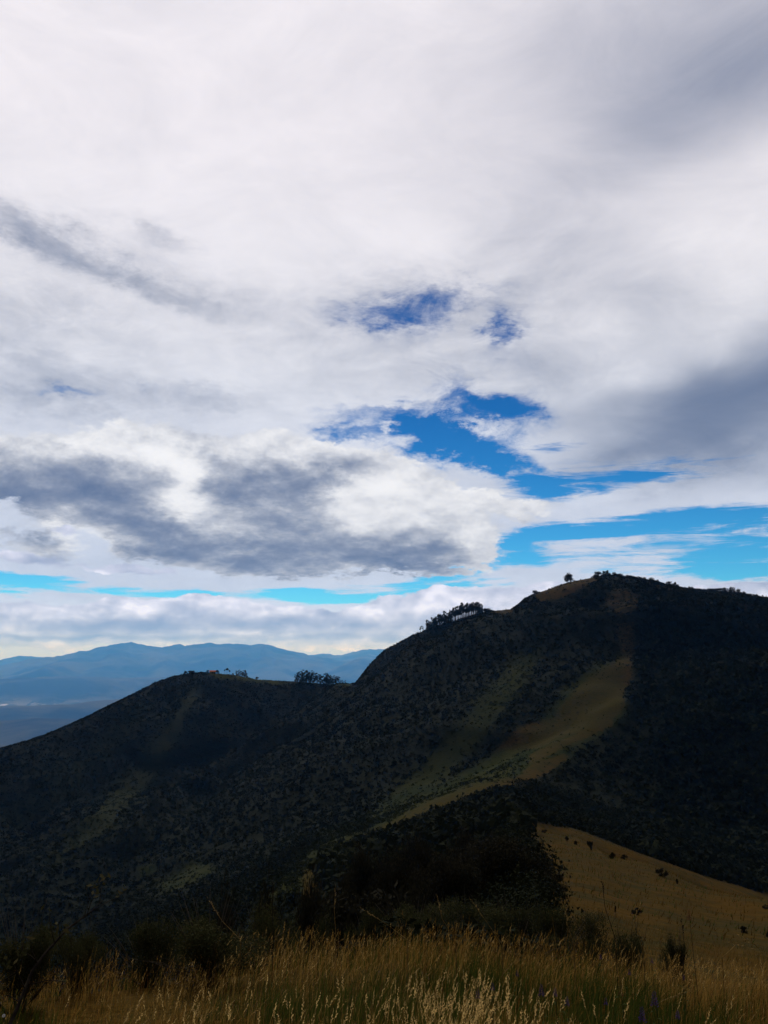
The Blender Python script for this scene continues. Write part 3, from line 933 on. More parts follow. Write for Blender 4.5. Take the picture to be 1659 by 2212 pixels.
# ------------------------------------------------------------------ trees
def tree_meshes(kind, seed):
    """(trunk mesh, crown mesh), one metre tall"""
    g = np.random.default_rng(seed)
    if kind in ('slender', 'full'):
        bend = g.normal(0, .03, 2)
        pts = [(0, 0, -.06), (bend[0] * .3, bend[1] * .3, .3), (bend[0], bend[1], .6), (bend[0] * 1.3, bend[1] * 1.2, .95)]
        parts = [tube(pts, [.020, .016, .011, .003], 6)]
        cs, rd = [], []
        n = g.integers(6, 9) if kind == 'slender' else g.integers(9, 12)
        z0 = g.uniform(.22, .48) if kind == 'slender' else g.uniform(.06, .16)
        for i in range(n):
            zz = z0 + (.93 - z0) * (i + .5) / n
            a = g.uniform(0, 6.28); q = .085 * math.sin(math.pi * min(1, .25 + .75 * (1 - (zz - z0) / (1 - z0)))) + .02
            c = (bend[0] * zz + q * math.cos(a), bend[1] * zz + q * math.sin(a), zz)
            cs.append(c); rr = g.uniform(.045, .085) * (1.35 - .75 * zz); rd.append((rr, rr, rr * 1.25))
            parts.append(tube([(bend[0] * zz * .8, bend[1] * zz * .8, zz - .09), c], [.007, .002], 4))
        v = leaf_cloud(520, .030, cs, rd, seed=seed, shell=.25)
    elif kind == 'lollipop':
        parts = [tube([(0, 0, -.05), (.02, 0, .4), (0, .02, .7)], [.018, .014, .008], 6)]
        v = leaf_cloud(420, .05, [(0, .02, .78), (.12, 0, .74), (-.1, .05, .76)], [(.17, .17, .17), (.12, .12, .11), (.12, .12, .12)], seed=seed, shell=.3)
    else:                                        # broad round-crowned tree
        parts = [tube([(0, 0, -.08), (.02, .01, .2), (.0, .02, .45)], [.055, .045, .03], 8)]
        cs, rd = [], []
        for i in range(13):
            a = g.uniform(0, 6.28); q = g.uniform(.05, .50)
            zz = (.34 if kind == 'broad' else .12) + (.46 if kind == 'broad' else .62) * g.random() * (1.05 - q)
            c = (q * math.cos(a), q * math.sin(a), zz)
            cs.append(c); rr = g.uniform(.13, .24); rd.append((rr, rr, rr * .85))
            parts.append(tube([(0, .01, .25), (c[0] * .6, c[1] * .6, zz * .8), c], [.022, .012, .004], 5))
        v = leaf_cloud(2600, .032, cs, rd, seed=seed, shell=.45)
    tv, tf = join_parts(parts)
    return mesh_from(tv, tf, 'trunk', None, True), mesh_from(v[0], v[1], 'crown', {'tint': v[2] * .3})


PROTO = {}


def proto(kind, i):
    if (kind, i) not in PROTO:
        t, c = tree_meshes(kind, 100 + i * 7 + len(kind))
        t.materials.append(M_BARK); c.materials.append(M_EUC if kind not in ('broad', 'mound') else M_BUSH)
        PROTO[(kind, i)] = (t, c)
    return PROTO[(kind, i)]


TREE_SRC = {}


def tree(name, kind, i, loc, h, rot, label, cat='tree', group=None, wide=1.0):
    key = (kind, i)
    if key not in TREE_SRC:
        t, c = proto(kind, i)
        root = link(name, None)
        kids = [link('trunk', t, parent=root), link('crown', c, parent=root)]
        TREE_SRC[key] = (root, kids)
    else:
        src, skids = TREE_SRC[key]
        root = src.copy(); root.name = name; COL.objects.link(root)
        for k in skids:
            c = k.copy(); c.parent = root; COL.objects.link(c)
    root.location = loc; root.rotation_euler = (0, 0, rot); root.scale = (h * wide, h * wide, h)
    root['label'] = label; root['category'] = cat
    if group: root['group'] = group
    elif 'group' in root: del root['group']
    return root


def interp_r(pts, x):
    xs = [p[0] for p in pts]; rs = [p[2] for p in pts]
    return float(np.interp(x, xs, rs))


SHOULDER_R = [(768, 0, 1215), (802, 0, 1130), (832, 0, 1100), (872, 0, 1080), (912, 0, 1060), (960, 0, 1050), (1010, 0, 1040), (1050, 0, 1030)]
g = np.random.default_rng(5)
tops_x = [170, 205, 240, 270, 300, 340, 380, 430, 460, 500, 540, 590, 620, 655, 690, 720, 755, 800, 840, 885, 930, 970, 1000, 1040, 1070]
tops_y = [600, 595, 600, 520, 498, 480, 450, 435, 438, 415, 378, 372, 355, 350, 308, 298, 292, 286, 282, 262, 264, 268, 300, 348, 352]


def crest_base(x, r):
    p = ground_at(x, r)
    return p


def row_tree(px, drop, side=0.0, hs=1.0):
    X = 881 + .1634 * px
    ytop = 1253.8 + .1634 * (float(np.interp(px, tops_x, tops_y)) + drop)
    r = interp_r(SHOULDER_R, X) + side
    p = ground_at(X, r)
    ztop = P(X, ytop, r)[2]
    return p, max(ztop - p[2], 3.0) * hs


for k, px in enumerate((172, 206)):
    p, h = row_tree(px, 0)
    tree('eucalyptus_tree', 'slender', k, p, max(h, 5.5), k * 1.3, ('small lone tree standing lowest of all below the eucalyptus row on the shoulder ridge',
         'short tree second from the low end of the eucalyptus row on the shoulder ridge')[k], group=None, wide=1.5)
p, h = row_tree(432, -4)
tree('eucalyptus_tree', 'lollipop', 0, p, h, 1.0, 'small-headed tree poking up alone from the lower half of the eucalyptus row', wide=1.0)
px = 246.0
while px < 1005:
    low = px < 600
    drop = g.uniform(-8, 40) + (g.uniform(10, 50) if low and g.random() < .3 else 0); side = g.uniform(-16, 4)
    p, h = row_tree(px, drop, side)
    mid = 600 < px < 930
    up = px >= 930
    lab = ('slender dark eucalyptus in the dense lower end of the shoulder-ridge row' if low else
           'tall eucalyptus with sky showing between bare trunks in the shoulder-ridge row' if mid else
           'dark full eucalyptus at the high end of the shoulder-ridge row')
    grp = ('eucalyptus at the low end of the shoulder row' if low else 'open-trunked eucalyptus of the shoulder row' if mid else 'eucalyptus at the high end of the shoulder row')
    tree('eucalyptus_tree', 'slender' if mid or g.random() < .35 else 'full', int(g.integers(0, 6)), p, h * g.uniform(.9, 1.06), g.uniform(0, 6.28), lab, group=grp, wide=g.uniform(1.0, 1.4) if mid else g.uniform(1.2, 1.7))
    px += g.uniform(7, 12) if mid else g.uniform(6, 11)
for px in (1035, 1050, 1072):
    p, h = row_tree(px, 4, -6)
    tree('small_tree', 'broad', px % 3, p, 4.6, px, 'low bushy tree in the clump at the upper end of the eucalyptus row', group='bushy trees above the eucalyptus row')

# the grove on the left hill's saddle
gx = [1078, 1110, 1150, 1190, 1230, 1265, 1300, 1330, 1355, 1390, 1430, 1460, 1500, 1528]
gy = [185, 160, 150, 147, 160, 165, 180, 188, 175, 185, 195, 215, 232, 250]
LEFT_R = [(370, 0, 1080), (450, 0, 1110), (500, 0, 1120), (560, 0, 1140), (640, 0, 1170), (700, 0, 1190), (768, 0, 1215)]


def left_tree(px, py_top, side=0.0):
    X, yt = 372.7 + .2451 * px, 1409.6 + .2451 * py_top
    r = interp_r(LEFT_R, X) + side
    p = ground_at(X, r)
    return p, max(P(X, yt, r)[2] - p[2], 2.0)


px = 1082.0
while px < 1530:
    p, h = left_tree(px, float(np.interp(px, gx, gy)) + g.uniform(-4, 18), g.uniform(-14, 4))
    if px < 1345: lab, grp = 'dark eucalyptus in the tall left half of the saddle grove', 'eucalyptus in the left half of the saddle grove'
    else: lab, grp = 'dark eucalyptus in the dwindling right half of the saddle grove', 'eucalyptus in the right half of the saddle grove'
    tree('eucalyptus_tree', 'full' if g.random() < .75 else 'slender', int(g.integers(0, 6)), p, h * g.uniform(.9, 1.08), g.uniform(0, 6.28), lab, group=grp, wide=g.uniform(1.4, 2.0))
    px += g.uniform(9, 16)
for px in (560, 578, 592, 606, 622, 636, 652):
    p, h = left_tree(px, 158 + g.uniform(-3, 10))
    tree('eucalyptus_tree', 'full', int(g.integers(0, 6)), p, h * 1.15, g.uniform(0, 6), 'small dark tree in the short row on the left hill crest', group='short row of trees on the left hill crest', wide=1.8)
for px, py, lab, w in ((475, 133, 'tallest lone tree with a round head on the left hill crest', 1.0), (496, 152, 'lower of two round-headed lone trees on the left hill crest', 1.0),
                       (452, 146, 'thin wispy tree left of the tallest lone tree on the left hill', .6)):
    p, h = left_tree(px, py)
    tree('lone_tree', 'lollipop', 1 + (px % 2), p, h, px, lab, wide=w)
for i, (px, py, w, lab) in enumerate(((103, 152, 1.3, 'tiny flat-topped tree at the left end of the left hill crest'), (150, 150, 2.6, 'dark bushy tree on the rounded left end of the left hill crest'),
                       (385, 142, 2.0, 'dark bushy tree just right of the orange-roofed hut'), (526, 180, 1.5, 'round bush on the crest left of the short row of trees'),
                       (300, 148, 1.1, 'tiny bush on the crest left of the orange-roofed hut'), (740, 205, 1.8, 'low dark bush on the green crest between the two groups of trees'))):
    p, h = left_tree(px, py)
    tree('crest_tree', 'broad', i % 3, p, max(h, 2.2), px, lab, wide=w * .6)


# hut with an orange roof on the crest of the left hill
def hut():
    X = 372.7 + .2451 * 347
    r = interp_r(LEFT_R, X) - 1
    p = ground_at(X, r)
    root = link('hut', None, loc=(p[0], p[1], p[2] - .3), label='small hut with an orange tiled roof on the crest of the left hill', cat='hut')
    root.rotation_euler = (0, 0, .25)
    root.scale = (.9, .9, .9)
    mw, T, b = new_mat('hut_wall'); put(b.inputs['Base Color'], mixc(noise(geo_pos(T), 2.0, 4), (.20, .17, .13, 1), (.34, .30, .24, 1)))
    mr, T, b = new_mat('hut_roof'); put(b.inputs['Base Color'], mixc(noise(geo_pos(T), 3.0, 4), (.42, .11, .04, 1), (.60, .19, .08, 1)))
    md, T, b = new_mat('hut_wood'); b.inputs['Base Color'].default_value = (.06, .035, .02, 1)
    L, W, H = 3.0, 2.0, 2.3
    v = [(-L, -W, 0), (L, -W, 0), (L, W, 0), (-L, W, 0), (-L, -W, H), (L, -W, H), (L, W, H), (-L, W, H), (-L, 0, H + .9), (L, 0, H + .9)]
    me = bpy.data.meshes.new('wall'); me.from_pydata(v, [], [(0, 1, 5, 4), (1, 2, 6, 9, 5), (2, 3, 7, 6), (3, 0, 4, 8, 7)]); link('wall', me, mw, parent=root)
    l, w = L + .35, W + .4
    zb = H - .18; zt = H + .98
    v = []
    for dz in (0, .12):
        v += [(-l, -w, zb + dz), (l, -w, zb + dz), (l, 0, zt + dz), (-l, 0, zt + dz), (l, w, zb + dz), (-l, w, zb + dz)]
    me = bpy.data.meshes.new('roof')
    me.from_pydata(v, [], [(6, 7, 8, 9), (9, 8, 10, 11), (1, 0, 3, 2), (4, 2, 3, 5), (0, 1, 7, 6), (1, 2, 8, 7), (2, 4, 10, 8), (4, 5, 11, 10), (5, 3, 9, 11), (3, 0, 6, 9)])
    link('roof', me, mr, parent=root)

    def slab(nm, x0, x1, z0, z1):
        v = [(a, -W - d, c) for d in (.04, -.02) for a, c in ((x0, z0), (x1, z0), (x1, z1), (x0, z1))]
        me = bpy.data.meshes.new(nm); me.from_pydata(v, [], [(0, 1, 2, 3), (4, 7, 6, 5), (0, 4, 5, 1), (1, 5, 6, 2), (2, 6, 7, 3), (3, 7, 4, 0)])
        link(nm, me, md, parent=root)
    slab('door', -.5, .45, 0, 1.95); slab('window', 1.2, 2.1, 1.0, 1.8)


hut()

# trees round the summit
DOME_R = [(1112, 0, 960), (1162, 0, 900), (1200, 0, 880), (1240, 0, 870), (1290, 0, 860), (1360, 0, 850), (1470, 0, 865), (1560, 0, 880), (1659, 0, 900)]
for i, (px, pyt, w, side, lab) in enumerate((
        (290, 88, 92, 0, 'big rounded dark tree standing alone left of the summit'),
        (500, 80, 54, -6, 'left of the two round trees rising from the summit thicket'),
        (556, 68, 58, -4, 'highest round tree on the very top of the summit'),
        (606, 92, 40, 0, 'small ragged tree at the right end of the summit thicket'),
        (470, 108, 44, -20, 'low bushy tree at the left foot of the summit thicket'),
        (530, 106, 60, -14, 'wide dark bush filling the front of the summit thicket'),
        (640, 112, 46, -5, 'low bush just right of the summit thicket'),
        (715, 124, 50, -5, 'low wide bush on the skyline right of the summit'),
        (825, 126, 46, -3, 'leftmost bush of the trio on the skyline right of the summit'),
        (872, 128, 54, -2, 'tallest and middle bush of the trio right of the summit'),
        (918, 143, 40, -4, 'rightmost bush of the trio right of the summit'),
        (1001, 150, 34, 0, 'narrow left tree of the pair on the skyline beyond the trio'),
        (1045, 152, 50, 0, 'broad right tree of the pair on the skyline beyond the trio'),
        (1148, 197, 18, 0, 'left of two tiny bushes on the bare skyline'),
        (1167, 197, 20, 0, 'right of two tiny bushes on the bare skyline'),
        (1300, 207, 70, -4, 'left end bush of the long thicket near the right edge of the ridge'),
        (1345, 203, 76, -4, 'second bush from the left in the long thicket on the right ridge'),
        (1395, 191, 84, -3, 'tallest dark bush in the long thicket on the right ridge'),
        (1447, 192, 52, 0, 'ragged open tree right of the tallest bush in the long thicket'),
        (1496, 207, 62, 0, 'second bush from the right in the long thicket on the ridge'),
        (1533, 226, 40, 0, 'low last bush at the right end of the long thicket'),
        (28, 214, 20, 0, 'small pointed shrub low on the left shoulder of the summit'),
        (52, 226, 30, -3, 'small round shrub low on the left shoulder of the summit'))):
    X, yt = 1152 + .3056 * px, 1206.3 + .3056 * pyt
    r = interp_r(DOME_R, X) + side
    p = ground_at(X, r)
    h = max(P(X, yt, r)[2] - p[2], 2.5)
    wid = w * .3056 / FPX * RR(r)
    tree('summit_tree', 'mound', i % 5, p, h * 1.12, i * 1.7, lab, wide=max(.7, wid / h / 1.12))


# ------------------------------------------------------------------ bushes and shrubs one by one
BUSH = {}


def bush_source(kind, i):
    if (kind, i) in BUSH: return BUSH[(kind, i)]
    g = np.random.default_rng(300 + 13 * i + len(kind))
    parts, cs, rd = [], [], []
    n = 22 if kind == 'big' else 11
    for k in range(n):
        a = g.uniform(0, 6.28); q = g.uniform(.0, .78) if k else 0
        zz = (.62 + .2 * g.random()) * math.sqrt(max(0, 1 - (q * .95) ** 2)) if k % 3 else .3 * g.random() + .15
        c = (q * math.cos(a), q * math.sin(a), zz)
        rr = g.uniform(.20, .36); cs.append(c); rd.append((rr, rr, rr * .8))
        parts.append(tube([(g.normal(0, .04), g.normal(0, .04), -.1), (c[0] * .5, c[1] * .5, zz * .45), c], [.030, .018, .004], 5))
    if kind == 'big':
        v = leaf_cloud(15000, .024, cs, rd, seed=i + 50, shell=.55)
    elif kind == 'near':
        v = leaf_cloud(9000, .020, cs, rd, seed=i + 50, shell=.35)
        for k in range(26):            # twigs that stand out of the foliage
            a = g.uniform(0, 6.28); b_ = g.uniform(.3, 1.2)
            d = Vector((math.cos(a) * math.sin(b_), math.sin(a) * math.sin(b_), math.cos(b_)))
            parts.append(tube([d * .3, d * .8 + Vector((0, 0, .05)), d * g.uniform(1.05, 1.35)], [.008, .005, .002], 4))
    else:
        v = leaf_cloud(1500, .075, cs, rd, seed=i + 50, shell=.4)
    bv, bf = join_parts(parts)
    mb = mesh_from(bv, bf, 'branches', None, True); mb.materials.append(M_BARK)
    ml = mesh_from(v[0], v[1], 'foliage', {'tint': np.clip(v[2] * 1.3 - .6, 0, 1)}); ml.materials.append(M_OLIVE if kind == 'near' else M_BUSH)
    BUSH[(kind, i)] = [mb, ml, None]
    return BUSH[(kind, i)]


def bush(name, kind, i, loc, sx, sy, h, rot, label, cat='bush', group=None):
    rec = bush_source(kind, i)
    if rec[2] is None:
        root = link(name, None)
        rec[2] = (root, [link('branches', rec[0], parent=root), link('foliage', rec[1], parent=root)])
    else:
        root = rec[2][0].copy(); root.name = name; COL.objects.link(root)
        for k in rec[2][1]:
            c = k.copy(); c.parent = root; COL.objects.link(c)
    root.location = loc; root.rotation_euler = (0, 0, rot); root.scale = (sx, sy, h)
    root['label'] = label; root['category'] = cat
    if group: root['group'] = group
    elif 'group' in root: del root['group']
    return root


def bush_px(name, kind, i, x, y_base_or_r, y_top, width, label, r=None, depth=1.0, cat='bush', group=None):
    """a bush standing on the ground at distance r, as wide and high as measured"""
    if r is None: r = ray_r(x, y_base_or_r)
    p = ground_at(x, r)
    h = max(P(x, y_top, r)[2] - p[2], .35)
    w = width * .5 / FPX * r
    p = (p[0], p[1], p[2] - .05 * h)
    return bush(name, kind, i, p, w, w * depth, h * 1.02, x * .37, label, cat, group)


BIG = [
    (1065, 52, 1808, 250, 'largest rounded dark bush between the grass and the golden knoll'),
    (960, 50, 1846, 190, 'rounded dark bush left of the largest bush below the saddle'),
    (1128, 56, 1884, 130, 'right-hand shoulder of dark bush against the golden knoll'),
    (1185, 50, 1905, 80, 'last dark bush leaning out over the left edge of the golden knoll'),
    (870, 58, 1842, 150, 'dark bush in the hollow between the dark tree and the largest bush'),
    (1010, 85, 1792, 170, 'dark bush behind the largest bush where the spine ridge begins'),
    (1075, 120, 1796, 90, 'bush at the top left corner of the golden knoll'),
    (1098, 82, 1852, 90, 'bush on the left slope of the golden knoll below its top corner'),
    (900, 95, 1800, 170, 'dark bush low on the end of the spine ridge'),
    (790, 75, 1828, 150, 'dark bush behind the dark tree at the foot of the green slope'),
    (690, 44, 1888, 130, 'dark bush left of the dark tree behind the meadow'),
    (590, 40, 1908, 130, 'dark bush behind the meadow above the straggly near shrubs'),
    (500, 46, 1925, 120, 'low dark bush at the left end of the bushes behind the meadow'),
]
for k, (x, r, yt, w, lab) in enumerate(BIG):
    bush_px('dark_bush', 'big', k % 4, x, None, yt, w, lab, r=r)

# a crooked dark tree with a visible stem
p = ground_at(762, 36)
h = P(762, 1850, 36)[2] - p[2]
tree('dark_tree', 'broad', 5, p, h * 1.05, .6, 'crooked dark tree with its stem showing above the middle of the meadow', wide=.85)

NEAR = [
    (470, 9.6, 1958, 300, 'broad straggly shrub with dry twigs at the meadow edge, left of centre'),
    (345, 10.0, 1978, 210, 'dark leafy shrub left of the broad straggly one at the meadow edge'),
    (590, 11.5, 1944, 190, 'twiggy shrub right of the broad straggly one at the meadow edge'),
    (205, 9.8, 1990, 150, 'olive shrub at the meadow edge behind the bent dark stalk'),
    (85, 9.2, 1976, 200, 'reddish olive shrub at the far left edge of the meadow'),
    (-40, 9.0, 1990, 200, 'shrub cut by the left edge of the picture'),
    (1000, 20.0, 1935, 230, 'low greyish shrub below the largest bush'),
    (890, 18.0, 1938, 200, 'low green shrub at the grass edge below the hollow'),
    (1095, 19.0, 1942, 220, 'low leafy shrub at the grass edge under the largest bush'),
    (1185, 21.0, 1952, 170, 'low olive shrub right of the leafy one at the grass edge'),
    (1262, 23.0, 1964, 130, 'low shrub at the bottom left of the golden knoll'),
    (1332, 14.0, 1980, 110, 'small dark shrub at the grass edge below the golden knoll'),
    (1432, 11.0, 2002, 74, 'round dark shrub at the grass edge below the middle of the knoll'),
    (700, 21.0, 1962, 110, 'small green shrub in the gap left of the crooked tree'),
    (800, 20.0, 1952, 110, 'small round shrub at the foot of the crooked tree'),
]
for k, (x, r, yt, w, lab) in enumerate(NEAR):
    bush_px('shrub', 'near', k % 4, x, None, yt, w, lab, r=r, cat='shrub')

FIELD = [  # crop coordinates on the golden field: x, base y, top y, width
    (375, 352, 322, 34, 'small bush nearest the top left of the golden knoll'),
    (427, 374, 350, 30, 'small low bush right below the topmost one on the golden knoll'),
    (515, 382, 345, 46, 'dark bush near the crest of the golden knoll'),
    (521, 406, 384, 22, 'tiny bush directly below the dark one near the crest'),
    (645, 458, 420, 56, 'flat dark bush below the crest of the golden knoll'),
    (716, 462, 434, 46, 'faint low bush right of the flat dark one'),
    (940, 562, 515, 70, 'large dark bush under the crest at the middle of the knoll'),
    (1030, 608, 584, 24, 'tiny bush right below the large dark one under the crest'),
    (785, 800, 762, 74, 'dark oblong bush alone in the lower middle of the knoll'),
    (652, 782, 756, 18, 'thin upright plant left of the oblong bush'),
    (1560, 772, 748, 50, 'low bush near the right end of the crest'),
    (1640, 765, 690, 130, 'big bush where the crest of the knoll leaves the picture'),
    (1560, 948, 918, 34, 'small dark bush low on the right of the knoll'),
    (1410, 920, 898, 60, 'flat faint bush low on the right half of the knoll'),
    (240, 300, 278, 40, 'flat faint patch of bush at the top left corner of the knoll'),
    (318, 600, 556, 90, 'leafy bush against the left edge of the golden knoll'),
]
for k, (x, yb, yt, w, lab) in enumerate(FIELD):
    bush_px('knoll_bush', 'small', k % 4, 1084 + .3464 * x, 1694 + .3464 * yb, 1694 + .3464 * yt, w * .3464, lab)

# ================================================================== the meadow in front
def col_mat(name, trans=0.3):
    m, T, b = new_mat(name)
    c = attr(T, 'col', True)
    put(b.inputs['Base Color'], c)
    tr = T.nodes.new('ShaderNodeBsdfTranslucent'); put(tr.inputs[0], c)
    ms = T.nodes.new('ShaderNodeMixShader'); ms.inputs[0].default_value = trans
    T.links.new(b.outputs[0], ms.inputs[1]); T.links.new(tr.outputs[0], ms.inputs[2])
    T.links.new(ms.outputs[0], T.nodes['Material Output'].inputs[0])
    return m


M_GRASS = col_mat('grass_blades', 0.35)
WIND = np.array([0.85, -0.2])


def blades(x, y, z, h, w, lean, col, g, segs=3, azv=None):
    """curved tapering strips; returns verts, quads, colours"""
    n = len(x)
    a = g.uniform(0, 2 * np.pi, n)
    side = np.stack([np.cos(a), np.sin(a), 0 * a], 1)
    la = g.uniform(0, 2 * np.pi, n)
    ld = np.stack([np.cos(la) + WIND[0], np.sin(la) + WIND[1]], 1)
    ld /= np.linalg.norm(ld, axis=1)[:, None] + .2
    vs = []
    for k in range(segs + 1):
        t = k / segs
        c = np.stack([x + ld[:, 0] * lean * t ** 2 * h, y + ld[:, 1] * lean * t ** 2 * h, z + h * (t - .25 * lean * t ** 2)], 1)
        ww = (w * (1 - .85 * t))[:, None]
        vs += [c - side * ww, c + side * ww]
    v = np.stack(vs, 1)
    base = np.arange(n)[:, None] * (2 * (segs + 1))
    f = np.stack([base[:, 0][:, None] + np.array([2 * k, 2 * k + 1, 2 * k + 3, 2 * k + 2]) for k in range(segs)], 1).reshape(-1, 4)
    cc = np.repeat(col, 2 * (segs + 1), axis=0)
    tip = v[:, -1]
    tdir = v[:, -1] - v[:, -3]
    return v.reshape(-1, 3), f, cc, tip, tdir


def heads(tip, tdir, L, W, col, g, K=7):
    """feathery seed heads: K slim slivers along each stem tip"""
    n = len(tip)
    d = tdir / (np.linalg.norm(tdir, axis=1)[:, None] + 1e-9)
    t = (np.arange(K) + .5) / K
    c = tip[:, None, :] + d[:, None, :] * (L[:, None] * (t - .75))[..., None]
    o = g.normal(size=(n, K, 3)); o -= (o * d[:, None, :]).sum(-1)[..., None] * d[:, None, :]
    o /= np.linalg.norm(o, axis=2)[..., None]
    wk = (W[:, None] * np.sin(np.pi * np.clip(t * .85 + .12, 0, 1)))[..., None]
    lk = (L[:, None] / K * 1.1)[..., None]
    a = d[:, None, :] * lk + o * wk
    b = np.cross(a, g.normal(size=(n, K, 3))); b /= np.linalg.norm(b, axis=2)[..., None]
    b = b * wk * .42
    v = np.stack([c - a * .2, c + a * .4 - b, c + a, c + a * .4 + b], 2).reshape(-1, 3)
    f = np.arange(n * K * 4).reshape(-1, 4)
    cc = np.repeat(col, K * 4, axis=0) * (0.75 + .5 * g.random((n * K, 1)).repeat(4, axis=0))
    return v, f, cc


def meadow():
    g = np.random.default_rng(21)
    V, F, C = [], [], []
    off = 0

    def add(v, f, c):
        nonlocal off
        V.append(v); F.append(f + off); C.append(c); off += len(v)

    def sample(n, ra, rb, span=33):
        r = np.sqrt(g.random(n) * (rb * rb - ra * ra) + ra * ra)
        az = np.radians(g.uniform(-span, span, n))
        x, y = r * np.sin(az), r * np.cos(az)
        return x, y, height(x, y), r

    DRY = np.array([.175, .092, .016]); TAN = np.array([.36, .225, .060]); GRN = np.array([.030, .046, .009]); PALE = np.array([.66, .46, .18]); RUST = np.array([.13, .055, .014])
    for (n, ra, rb, wmul) in ((26000, 1.6, 5.0, .8), (34000, 4.5, 9.5, 1.1), (26000, 9.0, 16.0, 1.7)):
        x, y, z, r = sample(n, ra, rb)
        px, py = measure(x, y, z + .35)
        patch = fbm(x / 1.1, y / 1.1, 3, 91); broad = fbm(x / 3.2, y / 3.2, 2, 95)
        # greener towards the bottom middle and right of the meadow and in the near left corner
        gp = .9 * np.exp(-((px - 1150) / 330) ** 2) * sstep(2040, 2130, py) + .55 * np.exp(-((px - 620) / 150) ** 2) * sstep(2120, 2200, py) \
            + .8 * np.exp(-((px - 60) / 150) ** 2) * sstep(2060, 2160, py) + .6 * np.exp(-((px - 860) / 160) ** 2) * sstep(2000, 2060, py) * sstep(2160, 2080, py)
        green = np.clip(gp * 1.2 + patch * 1.7 + .22, 0, 1)
        isg = g.random(n) < np.clip(green * .95 + .12, 0, .92)
        keep = ~((r > 9.2 + 3 * g.random(n)) & (g.random(n) < sstep(250, 380, px) * sstep(660, 560, px)))
        keep &= ~((px < 520) & (px > 250) & (r > 10.5) & (g.random(n) < .6))
        thick = g.random(n) < np.clip(.80 + broad * 1.3 + patch * .5, .22, 1)
        keep &= thick
        x, y, z, r, px, py, isg, patch = (q[keep] for q in (x, y, z, r, px, py, isg, patch))
        n = len(x)
        hh = np.where(isg, g.uniform(.14, .40, n), g.uniform(.22, .54, n)) * (1 + .6 * patch + .5 * broad[keep])
        ww = np.where(isg, g.uniform(.0022, .0048, n), g.uniform(.0010, .0019, n)) * wmul
        mixv = g.random((n, 1))
        dry = DRY * (1 - mixv) + TAN * mixv
        dry = np.where(g.random((n, 1)) < .25, RUST * (.7 + .6 * mixv), dry)
        c = np.where(isg[:, None], GRN * (.6 + .9 * mixv) + np.array([.02, .012, 0]) * g.random((n, 1)), dry)
        v, f, cc, tip, td = blades(x, y, z - .03, hh, ww, g.uniform(.08, .7, n), c, g, segs=3 if ra < 4 else 2)
        add(v, f, cc)
        hd = (~isg) & (g.random(n) < .55)
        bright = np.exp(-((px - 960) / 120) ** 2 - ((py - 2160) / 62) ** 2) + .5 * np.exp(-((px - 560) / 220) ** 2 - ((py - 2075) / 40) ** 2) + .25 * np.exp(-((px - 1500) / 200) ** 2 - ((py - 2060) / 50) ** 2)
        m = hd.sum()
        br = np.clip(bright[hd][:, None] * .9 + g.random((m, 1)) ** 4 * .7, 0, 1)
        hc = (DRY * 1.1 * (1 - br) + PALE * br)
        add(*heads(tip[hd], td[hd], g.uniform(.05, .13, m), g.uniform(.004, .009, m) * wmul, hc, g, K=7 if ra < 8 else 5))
    # pale plumes massed in the middle of the foreground
    k = 1250
    r = g.uniform(2.6, 6.6, k); X = g.normal(970, 85, k)
    X = np.where(g.random(k) < .22, g.normal(560, 230, k), X)
    X = np.where(g.random(k) < .12, g.uniform(0, 1659, k), X)
    az = np.arctan((X - CX) / FPX / math.cos(PITCH) * .94)
    x, y = r * np.sin(az), r * np.cos(az); z = height(x, y)
    hh = g.uniform(.46, .70, k)
    mixv = g.random((k, 1))
    v, f, cc, tip, td = blades(x, y, z - .03, hh, g.uniform(.0010, .0017, k), g.uniform(.1, .45, k), TAN * (.8 + .5 * mixv), g)
    add(v, f, cc)
    add(*heads(tip, td, g.uniform(.07, .15, k), g.uniform(.007, .014, k), PALE * (.65 + .6 * mixv), g, K=11))
    # short tufts that roughen the golden slopes further off
    for (n, ra, rb, hh0, w0) in ((16000, 15, 45, .28, .010), (26000, 45, 200, .42, .035)):
        x, y, z, r = sample(n, ra, rb, 30)
        gold, green = cover(x, y, z)
        kp = gold > .5
        if ra > 40: kp &= (measure(x, y, z)[0] > 1050)
        x, y, z = x[kp], y[kp], z[kp]; n = len(x)
        mixv = g.random((n, 1)); pt = fbm(x / 9, y / 9, 3, 77)[:, None]
        c = np.where(g.random((n, 1)) < .22 - .5 * pt, GRN * 1.2, (DRY * .50 * (1 - mixv) + TAN * .26 * mixv) * (.85 + .5 * pt))
        v, f, cc, tip, td = blades(x, y, z - .04, g.uniform(.5, 1.1, n) * hh0, np.full(n, w0), g.uniform(.1, .9, n), c, g, segs=1)
        add(v, f, cc)
    me = mesh_from(np.vstack(V), np.vstack(F), 'grass', {'col': np.vstack(C)})
    link('grass', me, M_GRASS, kind='stuff', label='tall dry golden meadow grass with green tufts in the foreground')
    print('GRASS quads', sum(len(f) for f in F))


meadow()


# ------------------------------------------------------------------ single plants that stand out of the grass
def flat_mat(name, c0, c1, sc=40, trans=.2):
    return leaf_mat(name, c0, c1, None, trans, sc)


